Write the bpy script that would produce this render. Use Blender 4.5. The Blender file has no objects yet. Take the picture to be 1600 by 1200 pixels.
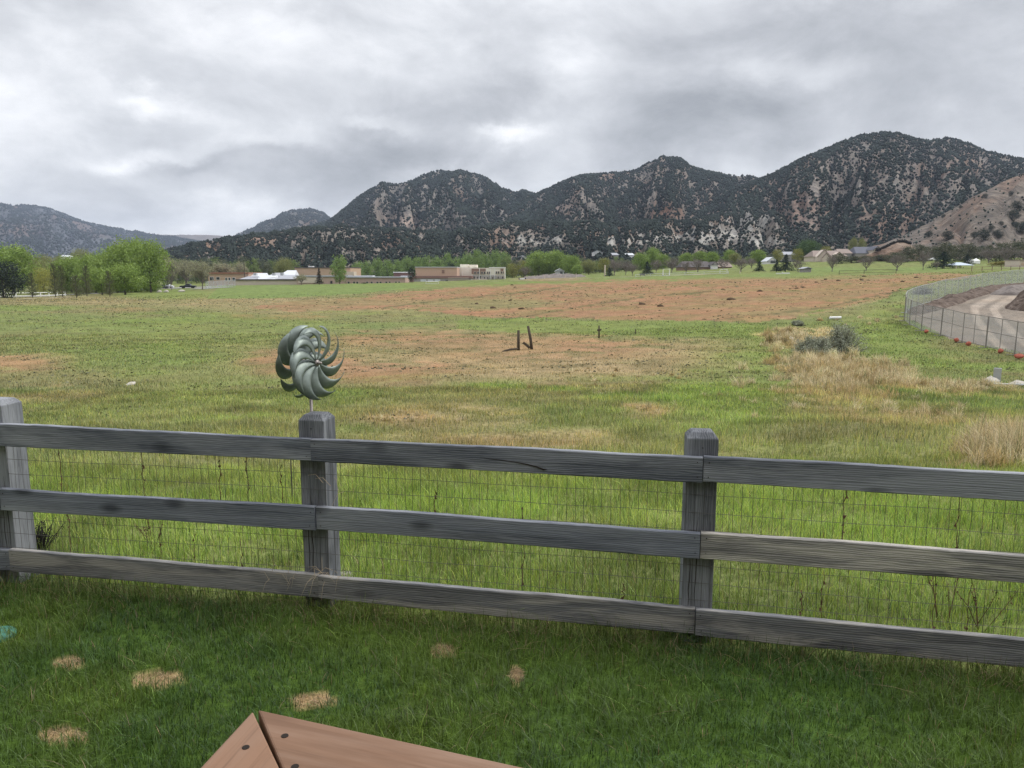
DENS = 1.0; EXPOSURE = 0.55; DENOISE = True; HAZE = 7e-5; HOUSE_D = 2.2; HOUSE_H = 6.2
import bpy, math, random
import numpy as np
from mathutils import Vector, Matrix
R = math.radians
scene = bpy.context.scene
COL = scene.collection
rng = np.random.default_rng(7)
random.seed(11)

# ------------------------------------------------------------------ camera model
F, PITCH, CZ = 1200.0, R(8.3), 2.08
CP, SP = math.cos(PITCH), math.sin(PITCH)
def ray(px, py):
    u, v = px - 800.0, py - 600.0
    return u, F * CP - v * SP, -(F * SP + v * CP)
def at(px, py, d):
    """world point on the plane y = d seen at photograph position (px, py)"""
    x, y, z = ray(px, py)
    return Vector((x / y * d, d, CZ + z / y * d))
def on_plane(px, py, z):
    x, y, zz = ray(px, py)
    s = (z - CZ) / zz
    return Vector((x * s, y * s, z))
def to_px(x, y, z):
    dz = z - CZ
    dep = np.maximum(y * CP - dz * SP, 0.05)
    return 800 + F * x / dep, 600 - F * (y * SP + dz * CP) / dep
def zat(py, d):
    x, y, z = ray(800, py)
    return CZ + z / y * d

# ------------------------------------------------------------------ noise
def _hash(ix, iy, s):
    h = (ix.astype(np.int64) * 374761393 + iy.astype(np.int64) * 668265263 + s * 974634777) & 0xffffffff
    h = ((h ^ (h >> 13)) * 1274126177) & 0xffffffff
    h = ((h ^ (h >> 16)) * 2246822519) & 0xffffffff
    return ((h ^ (h >> 15)) & 0xffffff) / float(0xffffff)
def vnoise(x, y, s=0):
    x = np.asarray(x, float); y = np.asarray(y, float)
    ix, iy = np.floor(x), np.floor(y)
    fx, fy = x - ix, y - iy
    fx = fx * fx * (3 - 2 * fx); fy = fy * fy * (3 - 2 * fy)
    a = _hash(ix, iy, s); b = _hash(ix + 1, iy, s); c = _hash(ix, iy + 1, s); d = _hash(ix + 1, iy + 1, s)
    return (a * (1 - fx) + b * fx) * (1 - fy) + (c * (1 - fx) + d * fx) * fy
def fbm(x, y, s=0, o=4, g=.5):
    t = 0; a = 1; n = 0
    for k in range(o):
        t = t + a * vnoise(x * 2 ** k + 17.3 * k, y * 2 ** k - 9.1 * k, s + k); n += a; a *= g
    return t / n
def sst(a, b, x):
    t = np.clip((x - a) / (b - a), 0, 1)
    return t * t * (3 - 2 * t)
def inpoly(px, py, poly):
    r = np.zeros(np.shape(px), bool); n = len(poly)
    for i in range(n):
        x0, y0 = poly[i]; x1, y1 = poly[(i + 1) % n]
        if y0 == y1: continue
        c = ((y0 > py) != (y1 > py)) & (px < (x1 - x0) * (py - y0) / (y1 - y0) + x0)
        r ^= c
    return r
def pldist(px, py, pts, ys=1.0):
    d = np.full(np.shape(px), 1e9)
    for (x0, y0), (x1, y1) in zip(pts, pts[1:]):
        dx, dy = x1 - x0, (y1 - y0) * ys
        t = np.clip(((px - x0) * dx + (py - y0) * ys * dy) / (dx * dx + dy * dy + 1e-9), 0, 1)
        d = np.minimum(d, np.hypot(px - x0 - t * dx, (py - y0) * ys - t * dy))
    return d

# ------------------------------------------------------------------ terrain: how far the land lies below the camera
ROWS = [0.5, 6, 8, 11, 15, 21, 30, 45, 60, 80, 110, 150, 200, 250, 300, 400, 700, 1500, 12000]
COLS = [-.95, -.67, -.34, 0, .34, .67, .95]
DROP = [
 [2.08, 2.08, 2.25, 2.6, 3.0, 3.5, 4.0, 4.5, 4.8, 4.9, 5.0, 5.6, 7.4, 8.2, 8.6, 9.2, 9.5, 12, 12],
 [2.08, 2.08, 2.25, 2.6, 3.0, 3.5, 4.0, 4.5, 4.8, 4.9, 5.0, 5.4, 7.1, 7.9, 8.3, 9.0, 9.5, 12, 12],
 [2.08, 2.08, 2.25, 2.6, 2.98, 3.5, 4.0, 4.6, 4.9, 5.0, 5.0, 5.0, 5.2, 5.2, 5.3, 5.6, 6, 8, 10],
 [2.08, 2.08, 2.25, 2.6, 2.95, 3.45, 3.95, 4.6, 4.9, 5.0, 4.75, 4.4, 3.8, 3.1, 3.4, 4.5, 5, 6, 10],
 [2.08, 2.08, 2.22, 2.5, 2.9, 3.3, 3.8, 4.2, 4.0, 3.6, 2.9, 1.9, 1.1, .6, -1.0, -5.4, -11, -14, -14],
 [2.08, 2.08, 2.2, 2.5, 2.95, 3.5, 4.3, 4.6, 3.5, 2.0, 1.35, .4, -.4, -1.2, -2.8, -7, -13, -16, -16],
 [2.08, 2.08, 2.2, 2.5, 2.95, 3.6, 4.3, 4.4, 3.2, 1.8, 1.1, .2, -.8, -1.8, -3, -7, -13, -16, -16]]
_la = np.linspace(-.95, .95, 191); _ly = np.linspace(math.log(.5), math.log(12000), 500)
_T = np.array([np.interp(_ly, np.log(ROWS), r) for r in DROP])
_T = np.array([np.interp(_la, COLS, _T[:, j]) for j in range(len(_ly))])      # (ly, la)
for _ in range(8):
    p = np.pad(_T, ((0, 0), (6, 6)), mode='edge'); _T = sum(p[:, k:k + 191] for k in range(13)) / 13
    p = np.pad(_T, ((3, 3), (0, 0)), mode='edge'); _T = sum(p[k:k + 500] for k in range(7)) / 7
def gz(x, y):
    x = np.asarray(x, float); y = np.asarray(y, float)
    yy = np.clip(y, .6, 11900); a = np.clip(x / yy, -.949, .949)
    fi = (np.log(yy) - _ly[0]) / (_ly[1] - _ly[0]); fj = (a + .95) / (_la[1] - _la[0])
    i = np.clip(fi.astype(int), 0, 498); j = np.clip(fj.astype(int), 0, 189); fi = fi - i; fj = fj - j
    d = (_T[i, j] * (1 - fj) + _T[i, j + 1] * fj) * (1 - fi) + (_T[i + 1, j] * (1 - fj) + _T[i + 1, j + 1] * fj) * fi
    w = sst(6, 12, y) * .35
    bump = (fbm(x / 3.1, y / 3.1, 5, 3) - .5) * w * .6 + (fbm(x / 17, y / 17, 8, 2) - .5) * w * 1.2
    d = np.where(y < 5.2, 2.08, d)
    return CZ - d + bump * np.where(y > 5.2, 1, 0)
def g1(x, y): return float(gz(np.array([x]), np.array([y]))[0])
def gpt(px, d):
    """ground point at forward distance d under photograph column px"""
    py = 430.0
    for _ in range(4):
        x, y, z = ray(px, py); X = x / y * d; Z = g1(X, d)
        py = float(to_px(np.array([X]), np.array([d]), np.array([Z]))[1][0])
    return Vector((X, d, Z))

# ------------------------------------------------------------------ mesh helpers
def tag(o, label=None, cat=None, group=None, kind=None):
    if label: o['label'] = label
    if cat: o['category'] = cat
    if group: o['group'] = group
    if kind: o['kind'] = kind
    return o
def link(o, parent=None):
    COL.objects.link(o)
    if parent is not None: o.parent = parent
    return o
def empty(name, loc=(0, 0, 0), rz=0, label=None, cat=None, group=None):
    o = bpy.data.objects.new(name, None); COL.objects.link(o)
    o.location = loc; o.rotation_euler = (0, 0, rz); o.empty_display_size = .2
    return tag(o, label, cat, group)
def npmesh(name, V, T, mat, col=None, parent=None, smooth=False, ms=None):
    V = np.ascontiguousarray(V, np.float32); T = np.ascontiguousarray(T, np.int32); k = T.shape[1]
    me = bpy.data.meshes.new(name); me.vertices.add(len(V)); me.vertices.foreach_set('co', V.ravel())
    me.loops.add(T.size); me.loops.foreach_set('vertex_index', T.ravel())
    me.polygons.add(len(T)); me.polygons.foreach_set('loop_start', np.arange(0, T.size, k, dtype=np.int32))
    try: me.polygons.foreach_set('loop_total', np.full(len(T), k, np.int32))
    except Exception: pass
    if smooth: me.polygons.foreach_set('use_smooth', np.ones(len(T), bool))
    me.update(calc_edges=True)
    if col is not None:
        at_ = me.attributes.new('tint', 'FLOAT_COLOR', 'POINT')
        c = np.ones((len(V), 4), np.float32); c[:, :col.shape[1]] = col
        at_.data.foreach_set('color', c.ravel())
    me.materials.append(mat)
    o = bpy.data.objects.new(name, me)
    return link(o, parent)
def copy_tree(o, parent=None):
    c = o.copy(); COL.objects.link(c)
    if parent is not None: c.parent = parent
    for ch in list(o.children): copy_tree(ch, c)
    return c
class MB:
    def __init__(s): s.v = []; s.f = []; s.m = []
    def add(s, vs, fs, m=0):
        b = len(s.v); s.v += [tuple(v) for v in vs]; s.f += [tuple(i + b for i in f) for f in fs]; s.m += [m] * len(fs)
    def box(s, a, b, m=0, mat=None):
        x0, y0, z0 = a; x1, y1, z1 = b
        vs = [(x0, y0, z0), (x1, y0, z0), (x1, y1, z0), (x0, y1, z0), (x0, y0, z1), (x1, y0, z1), (x1, y1, z1), (x0, y1, z1)]
        if mat is not None: vs = [mat @ Vector(v) for v in vs]
        s.add(vs, [(0, 3, 2, 1), (4, 5, 6, 7), (0, 1, 5, 4), (1, 2, 6, 5), (2, 3, 7, 6), (3, 0, 4, 7)], m)
    def tube(s, pts, rad, n=6, m=0, cap=True):
        pts = [Vector(p) for p in pts]; k = len(pts)
        if not hasattr(rad, '__len__'): rad = [rad] * k
        vs = []; prev = None
        for i, p in enumerate(pts):
            t = (pts[min(i + 1, k - 1)] - pts[max(i - 1, 0)]).normalized()
            a = prev if prev is not None else (Vector((1, 0, 0)) if abs(t.x) < .8 else Vector((0, 1, 0)))
            a = (a - t * a.dot(t)).normalized(); prev = a; b = t.cross(a)
            for q in range(n):
                w = 2 * math.pi * q / n; vs.append(p + (a * math.cos(w) + b * math.sin(w)) * rad[i])
        fs = [(i * n + q, i * n + (q + 1) % n, (i + 1) * n + (q + 1) % n, (i + 1) * n + q) for i in range(k - 1) for q in range(n)]
        if cap: fs += [tuple(range(n - 1, -1, -1)), tuple((k - 1) * n + q for q in range(n))]
        s.add(vs, fs, m)
    def build(s, name, mats, parent=None, smooth=False, loc=None, bevel=0, seg=2):
        me = bpy.data.meshes.new(name); me.from_pydata(s.v, [], s.f)
        if not isinstance(mats, (list, tuple)): mats = [mats]
        for m in mats: me.materials.append(m)
        for p, m in zip(me.polygons, s.m): p.material_index = m; p.use_smooth = smooth
        me.update()
        o = bpy.data.objects.new(name, me); link(o, parent)
        if loc is not None: o.location = loc
        if bevel:
            b = o.modifiers.new('bevel', 'BEVEL'); b.width = bevel; b.segments = seg; b.limit_method = 'ANGLE'
        return o
def rockmb(sx, sy, sz, seed, n=9, m=9):
    mb = MB(); rr = random.Random(seed); ph = [rr.uniform(0, 6) for _ in range(6)]; vs = []; fs = []
    for i in range(m + 1):
        th = math.pi * i / m
        for j in range(n):
            p = 2 * math.pi * j / n
            k = 1 + .14 * math.sin(2 * p + ph[0] + th) + .12 * math.sin(3 * th + ph[1] + p) + .08 * math.sin(5 * p + ph[2] - 2 * th) + rr.uniform(-.05, .05)
            vs.append((sx * k * math.sin(th) * math.cos(p), sy * k * math.sin(th) * math.sin(p), sz * k * math.cos(th)))
    for i in range(m):
        for j in range(n): fs.append((i * n + j, (i + 1) * n + j, (i + 1) * n + (j + 1) % n, i * n + (j + 1) % n))
    mb.add(vs, fs); return mb

# ------------------------------------------------------------------ materials
class NT:
    def __init__(s, name):
        s.m = bpy.data.materials.new(name); s.m.use_nodes = True; s.t = s.m.node_tree; s.t.nodes.clear()
        s.out = s.t.nodes.new('ShaderNodeOutputMaterial')
    def n(s, t, **kw):
        o = s.t.nodes.new('ShaderNode' + t)
        for k, v in kw.items():
            if k in o.inputs.keys() if isinstance(k, str) else False: o.inputs[k].default_value = v
            else: setattr(o, k, v)
        return o
    def l(s, a, b): s.t.links.new(a, b)
    def val(s, sock, v):
        if hasattr(v, 'is_linked') or hasattr(v, 'links'): s.l(v, sock)
        else: sock.default_value = v
    def noise(s, vec, scale, detail=4, rough=.55, dist=0):
        o = s.n('TexNoise'); s.l(vec, o.inputs['Vector']); o.inputs['Scale'].default_value = scale
        o.inputs['Detail'].default_value = detail; o.inputs['Roughness'].default_value = rough; o.inputs['Distortion'].default_value = dist
        return o.outputs['Fac']
    def map(s, vec, scale=(1, 1, 1), loc=(0, 0, 0), rot=(0, 0, 0)):
        o = s.n('Mapping'); s.l(vec, o.inputs['Vector']); o.inputs['Scale'].default_value = scale
        s.val(o.inputs['Location'], loc); o.inputs['Rotation'].default_value = rot
        return o.outputs['Vector']
    def ramp(s, fac, stops, interp='LINEAR'):
        o = s.n('ValToRGB'); s.l(fac, o.inputs['Fac']); r = o.color_ramp; r.interpolation = interp
        while len(r.elements) < len(stops): r.elements.new(.5)
        for e, (p, c) in zip(r.elements, stops):
            e.position = p; e.color = (c, c, c, 1) if not hasattr(c, '__len__') else (*c[:3], 1)
        return o.outputs['Color']
    def mix(s, fac, a, b, mode='MIX'):
        o = s.n('Mix', data_type='RGBA', blend_type=mode)
        s.val(o.inputs[0], fac)
        for k, v in ((6, a), (7, b)):
            if isinstance(v, (tuple, list)): o.inputs[k].default_value = (*v[:3], 1)
            else: s.l(v, o.inputs[k])
        return o.outputs[2]
    def math(s, op, a, b=0.0, c=0.0, clamp=False):
        o = s.n('Math', operation=op, use_clamp=clamp)
        for k, v in enumerate((a, b, c)): s.val(o.inputs[k], v)
        return o.outputs[0]
    def bump(s, h, strength=.3, dist=.01):
        o = s.n('Bump'); s.l(h, o.inputs['Height']); o.inputs['Strength'].default_value = strength; o.inputs['Distance'].default_value = dist
        return o.outputs['Normal']
    def pbr(s, col, rough=.8, spec=.3, metal=0, normal=None):
        o = s.n('BsdfPrincipled')
        if isinstance(col, (tuple, list)): o.inputs['Base Color'].default_value = (*col[:3], 1)
        else: s.l(col, o.inputs['Base Color'])
        s.val(o.inputs['Roughness'], rough); o.inputs['Specular IOR Level'].default_value = spec; o.inputs['Metallic'].default_value = metal
        if normal is not None: s.l(normal, o.inputs['Normal'])
        s.l(o.outputs[0], s.out.inputs[0]); return s.m
    def obj(s): return s.n('TexCoord').outputs['Object']
    def pos(s): return s.n('NewGeometry').outputs['Position']
    def rnd(s): return s.n('ObjectInfo').outputs['Random']
    def tint(s): return s.n('Attribute', attribute_name='tint').outputs['Color']

def plain(name, col, rough=.8, spec=.3, metal=0, var=.15, scale=6, bump=0):
    t = NT(name); v = t.obj(); n = t.noise(v, scale, 5, .6)
    c = t.mix(n, tuple(k * (1 - var) for k in col), tuple(min(1, k * (1 + var)) for k in col))
    return t.pbr(c, rough, spec, metal, t.bump(t.noise(v, scale * 8, 3), bump, .01) if bump else None)
def leafmat(name, trans=.3, rough=.6):
    t = NT(name); c = t.tint()
    d = t.n('BsdfDiffuse'); t.l(c, d.inputs[0])
    tr = t.n('BsdfTranslucent'); t.l(t.mix(.5, c, (1.1, 1.15, .6), 'MULTIPLY'), tr.inputs[0])
    mx = t.n('MixShader'); mx.inputs[0].default_value = trans; t.l(d.outputs[0], mx.inputs[1]); t.l(tr.outputs[0], mx.inputs[2])
    g = t.n('BsdfGlossy'); g.inputs['Roughness'].default_value = rough; g.inputs[0].default_value = (.9, .95, 1, 1)
    m2 = t.n('MixShader'); m2.inputs[0].default_value = .025; t.l(mx.outputs[0], m2.inputs[1]); t.l(g.outputs[0], m2.inputs[2])
    t.l(m2.outputs[0], t.out.inputs[0]); return t.m
def wood(name, axis, base, dark, light, scale=1.0, pale=None, bump=.5, rough=.85):
    """weathered board: long grain along one axis, knots, dark checks, paler worn patches"""
    t = NT(name); o = t.obj(); r = t.rnd()
    off = t.n('CombineXYZ'); 
    for k in range(3): t.l(t.math('MULTIPLY', r, 31.7 + 17 * k), off.inputs[k])
    va = t.n('VectorMath', operation='ADD'); t.l(o, va.inputs[0]); t.l(off.outputs[0], va.inputs[1]); v = va.outputs[0]
    lo, hi = .55 * scale, 14 * scale
    sc = [hi] * 3; sc[axis] = lo
    w = t.noise(t.map(v, tuple(sc)), 1.6, 3, .5, .6)                 # broad grain bands
    wv = t.n('TexWave', wave_type='BANDS', bands_direction='Z' if axis != 2 else 'X'); 
    sc2 = [1.0] * 3; sc2[axis] = .09; t.l(t.map(v, tuple(sc2)), wv.inputs['Vector'])
    wv.inputs['Scale'].default_value = 26 * scale; wv.inputs['Distortion'].default_value = 9; wv.inputs['Detail'].default_value = 3; wv.inputs['Detail Scale'].default_value = 1.3
    sc3 = [120 * scale] * 3; sc3[axis] = 3 * scale
    fine = t.noise(t.map(v, tuple(sc3)), 1.0, 4, .65)
    tone = t.math('MULTIPLY_ADD', r, .5, .78); tv = t.n('CombineXYZ')
    for k in range(3): t.l(tone, tv.inputs[k])
    sb = [3 * scale] * 3; sb[axis] = .5 * scale
    blot = t.noise(t.map(v, tuple(sb)), 1.0, 5, .65, .3)
    c = t.mix(t.ramp(w, [(.3, 0), (.7, 1)]), dark, base)
    c = t.mix(1, c, tv.outputs[0], 'MULTIPLY'); c = t.mix(t.math('MULTIPLY', t.ramp(blot, [(.46, 0), (.62, 1)]), .7), c, light)
    c = t.mix(t.math('MULTIPLY', t.ramp(wv.outputs['Fac'], [(.55, 0), (.95, 1)]), .32), c, light)
    c = t.mix(t.math('MULTIPLY', t.ramp(fine, [(.30, 1), (.46, 0)]), .45), c, tuple(k * .45 for k in dark))
    c = t.mix(t.math('MULTIPLY', t.ramp(fine, [(.58, 0), (.78, 1)]), .3), c, light)
    # knots
    sk = [3.4 * scale] * 3; sk[axis] = 1.5 * scale
    vo = t.n('TexVoronoi'); t.l(t.map(v, tuple(sk)), vo.inputs['Vector']); vo.inputs['Scale'].default_value = 1.4
    kn = t.ramp(vo.outputs['Distance'], [(.07, 1), (.21, 0)])
    c = t.mix(t.math('MULTIPLY', kn, .7), c, tuple(k * .4 for k in dark))
    if pale:
        sp = [10 * scale] * 3; sp[axis] = 1.3 * scale
        pn = t.noise(t.map(v, tuple(sp)), 1.0, 5, .6, .4)
        c = t.mix(t.math('MULTIPLY', t.ramp(pn, [(.48, 0), (.60, 1)]), .85), c, pale)
    h = t.math('ADD', t.math('MULTIPLY', fine, .6), t.math('MULTIPLY', wv.outputs['Fac'], .4))
    return t.pbr(c, rough, .25, 0, t.bump(h, bump, .004))
M = {}
M['leaf'] = leafmat('foliage', .3)
M['grass'] = leafmat('grass_blade', .35, .5)
M['bark'] = plain('bark', (.10, .085, .07), .95, .1, 0, .35, 3)
M['twig'] = plain('twig_bark', (.19, .165, .155), .95, .1, 0, .25, 2)
# ------------------------------------------------------------------ camera, world, sun
cam = bpy.data.objects.new('camera', bpy.data.cameras.new('camera')); COL.objects.link(cam)
cam.location = (0, 0, CZ); cam.rotation_euler = (R(90) - PITCH, 0, 0)
cam.data.sensor_width = 36; cam.data.lens = 36 * F / 1600; cam.data.clip_start = .02; cam.data.clip_end = 60000
scene.camera = cam
SUN_EL, SUN_AZ = R(50), R(72)          # azimuth clockwise from +y: off to the right
def world():
    w = bpy.data.worlds.new('World'); scene.world = w; w.use_nodes = True
    t = NT.__new__(NT); t.t = w.node_tree; t.t.nodes.clear(); t.out = t.n('OutputWorld')
    sky = t.n('TexSky', sky_type='NISHITA', sun_disc=False); sky.sun_elevation = SUN_EL; sky.sun_rotation = SUN_AZ; sky.air_density = 1.2; sky.dust_density = 2
    b1 = t.n('Background'); t.l(sky.outputs[0], b1.inputs[0]); b1.inputs[1].default_value = .08
    d = t.n('TexCoord').outputs['Generated']
    sp = t.n('SeparateXYZ'); t.l(d, sp.inputs[0]); z = sp.outputs['Z']
    # cloud deck: directions cut a high, gently curved layer so clouds shrink towards the horizon
    zz = t.math('ADD', t.math('MAXIMUM', z, 0.0), .30)
    cx = t.math('DIVIDE', sp.outputs['X'], zz); cy = t.math('DIVIDE', sp.outputs['Y'], zz)
    cv = t.n('CombineXYZ'); t.l(cx, cv.inputs[0]); t.l(cy, cv.inputs[1]); c = cv.outputs[0]
    big = t.noise(t.map(c, (.8, .75, 1), (SKYO[0], SKYO[1], 0)), 1.0, 3, .5, .5)
    mid = t.noise(t.map(c, (1.7, 1.5, 1), (SKYO[2], SKYO[3], .5)), 1.0, 7, .58, .35)
    fine = t.noise(t.map(d, (7, 7, 13), (2.1, .3, .7)), 1.0, 9, .62, .3)
    wn = t.n('TexNoise'); t.l(t.map(d, (5, 5, 8), (.4, 3.3, 1.1)), wn.inputs['Vector']); wn.inputs['Scale'].default_value = 1; wn.inputs['Detail'].default_value = 7; wn.inputs['Roughness'].default_value = .6
    ws = t.n('VectorMath', operation='SUBTRACT'); t.l(wn.outputs['Color'], ws.inputs[0]); ws.inputs[1].default_value = (.5, .5, .5)
    wm = t.n('VectorMath', operation='MULTIPLY_ADD'); t.l(ws.outputs[0], wm.inputs[0]); wm.inputs[1].default_value = (.15, .15, .15); t.l(d, wm.inputs[2]); dw = wm.outputs[0]
    def blob(px, py, rx, ry):                      # a cloud bank in one direction of the sky
        v = Vector(ray(px, py)).normalized()
        e = Vector((0, 0, 1)).cross(v).normalized(); u = v.cross(e)
        dd = []
        for ax, r in ((e, rx / 1200), (u, ry / 1200)):
            q = t.n('VectorMath', operation='DOT_PRODUCT'); t.l(dw, q.inputs[0]); q.inputs[1].default_value = ax
            dd.append(t.math('DIVIDE', q.outputs['Value'], r))
        fr = t.n('VectorMath', operation='DOT_PRODUCT'); t.l(d, fr.inputs[0]); fr.inputs[1].default_value = v
        r2 = t.math('ADD', t.math('MULTIPLY', dd[0], dd[0]), t.math('MULTIPLY', dd[1], dd[1]))
        g = t.math('EXPONENT', t.math('MULTIPLY', r2, -1.0))
        return t.math('MULTIPLY', g, t.math('GREATER_THAN', fr.outputs['Value'], 0.0))
    s = t.math('MULTIPLY_ADD', big, .40, t.math('MULTIPLY', mid, .70))
    s = t.math('MULTIPLY_ADD', fine, .62, s)        # ~0.92 mean
    for px, py, rx, ry, k in SKYB:
        s = t.math('MULTIPLY_ADD', blob(px, py, rx, ry), k * 1.25, s)
    lo, hi = SKYR
    f = t.math('DIVIDE', t.math('SUBTRACT', s, lo), hi - lo, clamp=True)
    col = t.ramp(f, [(0, (.27, .28, .30)), (.3, (.41, .42, .445)), (.55, (.555, .567, .592)), (.78, (.73, .738, .76)), (1, (.95, .95, .955))])
    # an overcast sky is brighter towards the zenith
    zen = t.math('MULTIPLY_ADD', t.ramp(z, [(.3, 0), (.8, 1)]), 1.1, 1.0)
    b2 = t.n('Background'); t.l(col, b2.inputs[0]); t.l(zen, b2.inputs[1])
    mx = t.n('MixShader'); mx.inputs[0].default_value = .94
    t.l(b1.outputs[0], mx.inputs[1]); t.l(b2.outputs[0], mx.inputs[2]); t.l(mx.outputs[0], t.out.inputs[0])
SKYO = (1.3, 2.2, 4.1, 7.7)
SKYR = (.44, 1.20)
SKYB = [  # px, py, rx, ry, strength (photograph positions turned into sky directions)
 (760, 165, 110, 60, -.26), (640, 235, 90, 40, -.20), (560, 265, 80, 40, -.12), (840, 130, 60, 30, -.10),
 (1120, 185, 120, 60, -.20), (1000, 230, 130, 60, -.15), (1450, 120, 260, 110, -.17), (1330, 30, 200, 40, -.10),
 (250, 160, 60, 20, .22), (895, 95, 40, 40, .16), (880, 150, 60, 25, .14), (800, 212, 60, 16, .26), (1230, 110, 80, 28, .16),
 (580, 190, 60, 14, .18), (220, 235, 60, 14, .14), (320, 262, 60, 12, -.14), (430, 250, 60, 14, -.14), (120, 330, 150, 20, -.10),
 (330, 210, 300, 40, .07), (500, 60, 300, 60, .05), (350, 340, 190, 30, .16), (480, 300, 90, 30, -.10), (150, 300, 160, 24, -.06), (690, 245, 90, 24, -.10), (180, 30, 70, 30, -.06), (400, 25, 160, 18, -.08), (840, 60, 210, 90, -.16), (60, 120, 120, 60, .08), (700, 110, 160, 50, .08)]
world()
sun = bpy.data.objects.new('sun', bpy.data.lights.new('sun', 'SUN')); COL.objects.link(sun)
sun.data.energy = 1.5; sun.data.angle = R(16); sun.data.color = (1, .95, .88)
sd = Vector((math.sin(SUN_AZ) * math.cos(SUN_EL), math.cos(SUN_AZ) * math.cos(SUN_EL), math.sin(SUN_EL)))
sun.rotation_euler = sd.to_track_quat('Z', 'Y').to_euler(); sun.location = sd * 50
vs = scene.view_settings; vs.view_transform = 'Standard'; vs.look = 'None'; vs.exposure = EXPOSURE; vs.gamma = 1; vs.use_curve_mapping = False
cy = scene.cycles; cy.max_bounces = 6; cy.diffuse_bounces = 2; cy.glossy_bounces = 2; cy.transmission_bounces = 4; cy.transparent_max_bounces = 16; cy.volume_bounces = 0
cy.use_denoising = DENOISE; cy.denoiser = 'OPENIMAGEDENOISE'; cy.denoising_input_passes = 'RGB_ALBEDO_NORMAL'; cy.denoising_prefilter = 'NONE'; cy.use_adaptive_sampling = False

# ------------------------------------------------------------------ fence line and what grows where
FP = [(-5.70, 5.36), (-3.40, 4.95), (-1.215, 4.57), (1.035, 4.106), (3.285, 3.60), (5.53, 3.09)]     # post centres, front face line
def fence_y(x): return np.interp(x, [-30] + [p[0] for p in FP] + [30], [9.9] + [p[1] for p in FP] + [-2.6])
LUSH = np.array((.150, .196, .058)); MID = np.array((.148, .178, .068)); OLIVE = np.array((.178, .172, .082)); TAN = np.array((.285, .215, .130))
RED = np.array((.262, .152, .093)); PALE = np.array((.38, .30, .17)); DARK = np.array((.055, .065, .03)); DIRT = np.array((.245, .212, .186)); SOIL = np.array((.085, .062, .05))
LAWN = np.array((.058, .104, .020)); STRAW = np.array((.42, .31, .18)); SCHOOLG = np.array((.145, .195, .065))
REDP = [(380, 480), (470, 471), (560, 466), (650, 455), (720, 449), (800, 446), (950, 439), (1150, 434), (1300, 431), (1500, 427), (1530, 429), (1440, 445),
        (1380, 462), (1310, 482), (1240, 498), (1150, 502), (1000, 499), (850, 496), (780, 497), (690, 489), (600, 482), (480, 486)]
LOTP = [(1418, 497), (1447, 474), (1490, 463), (1545, 451), (1600, 443), (1800, 425), (2100, 425), (2100, 700), (1800, 590), (1600, 552), (1490, 531)]
SCHP = [(322, 467), (345, 446), (420, 443), (560, 443), (640, 443), (668, 447), (560, 459), (430, 466)]
GRSTRIP = [(715, 500), (850, 499), (1120, 503), (1210, 512), (1180, 528), (960, 524), (800, 519), (720, 514)]
BARE = [(108, 1036, .075, .055), (245, 1062, .12, .07), (100, 1150, .11, .06), (487, 1095, .10, .055), (694, 1016, .075, .055), (808, 1056, .035, .07)]
BAREW = [(on_plane(a, b, 0.0), c, d) for a, b, c, d in BARE]
def ell(px, py, cx, cy, rx, ry): return sst(1.25, .55, np.hypot((px - cx) / rx, (py - cy) / ry))
def lerp(a, b, w): return a * (1 - w[..., None]) + b * w[..., None]
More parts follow.
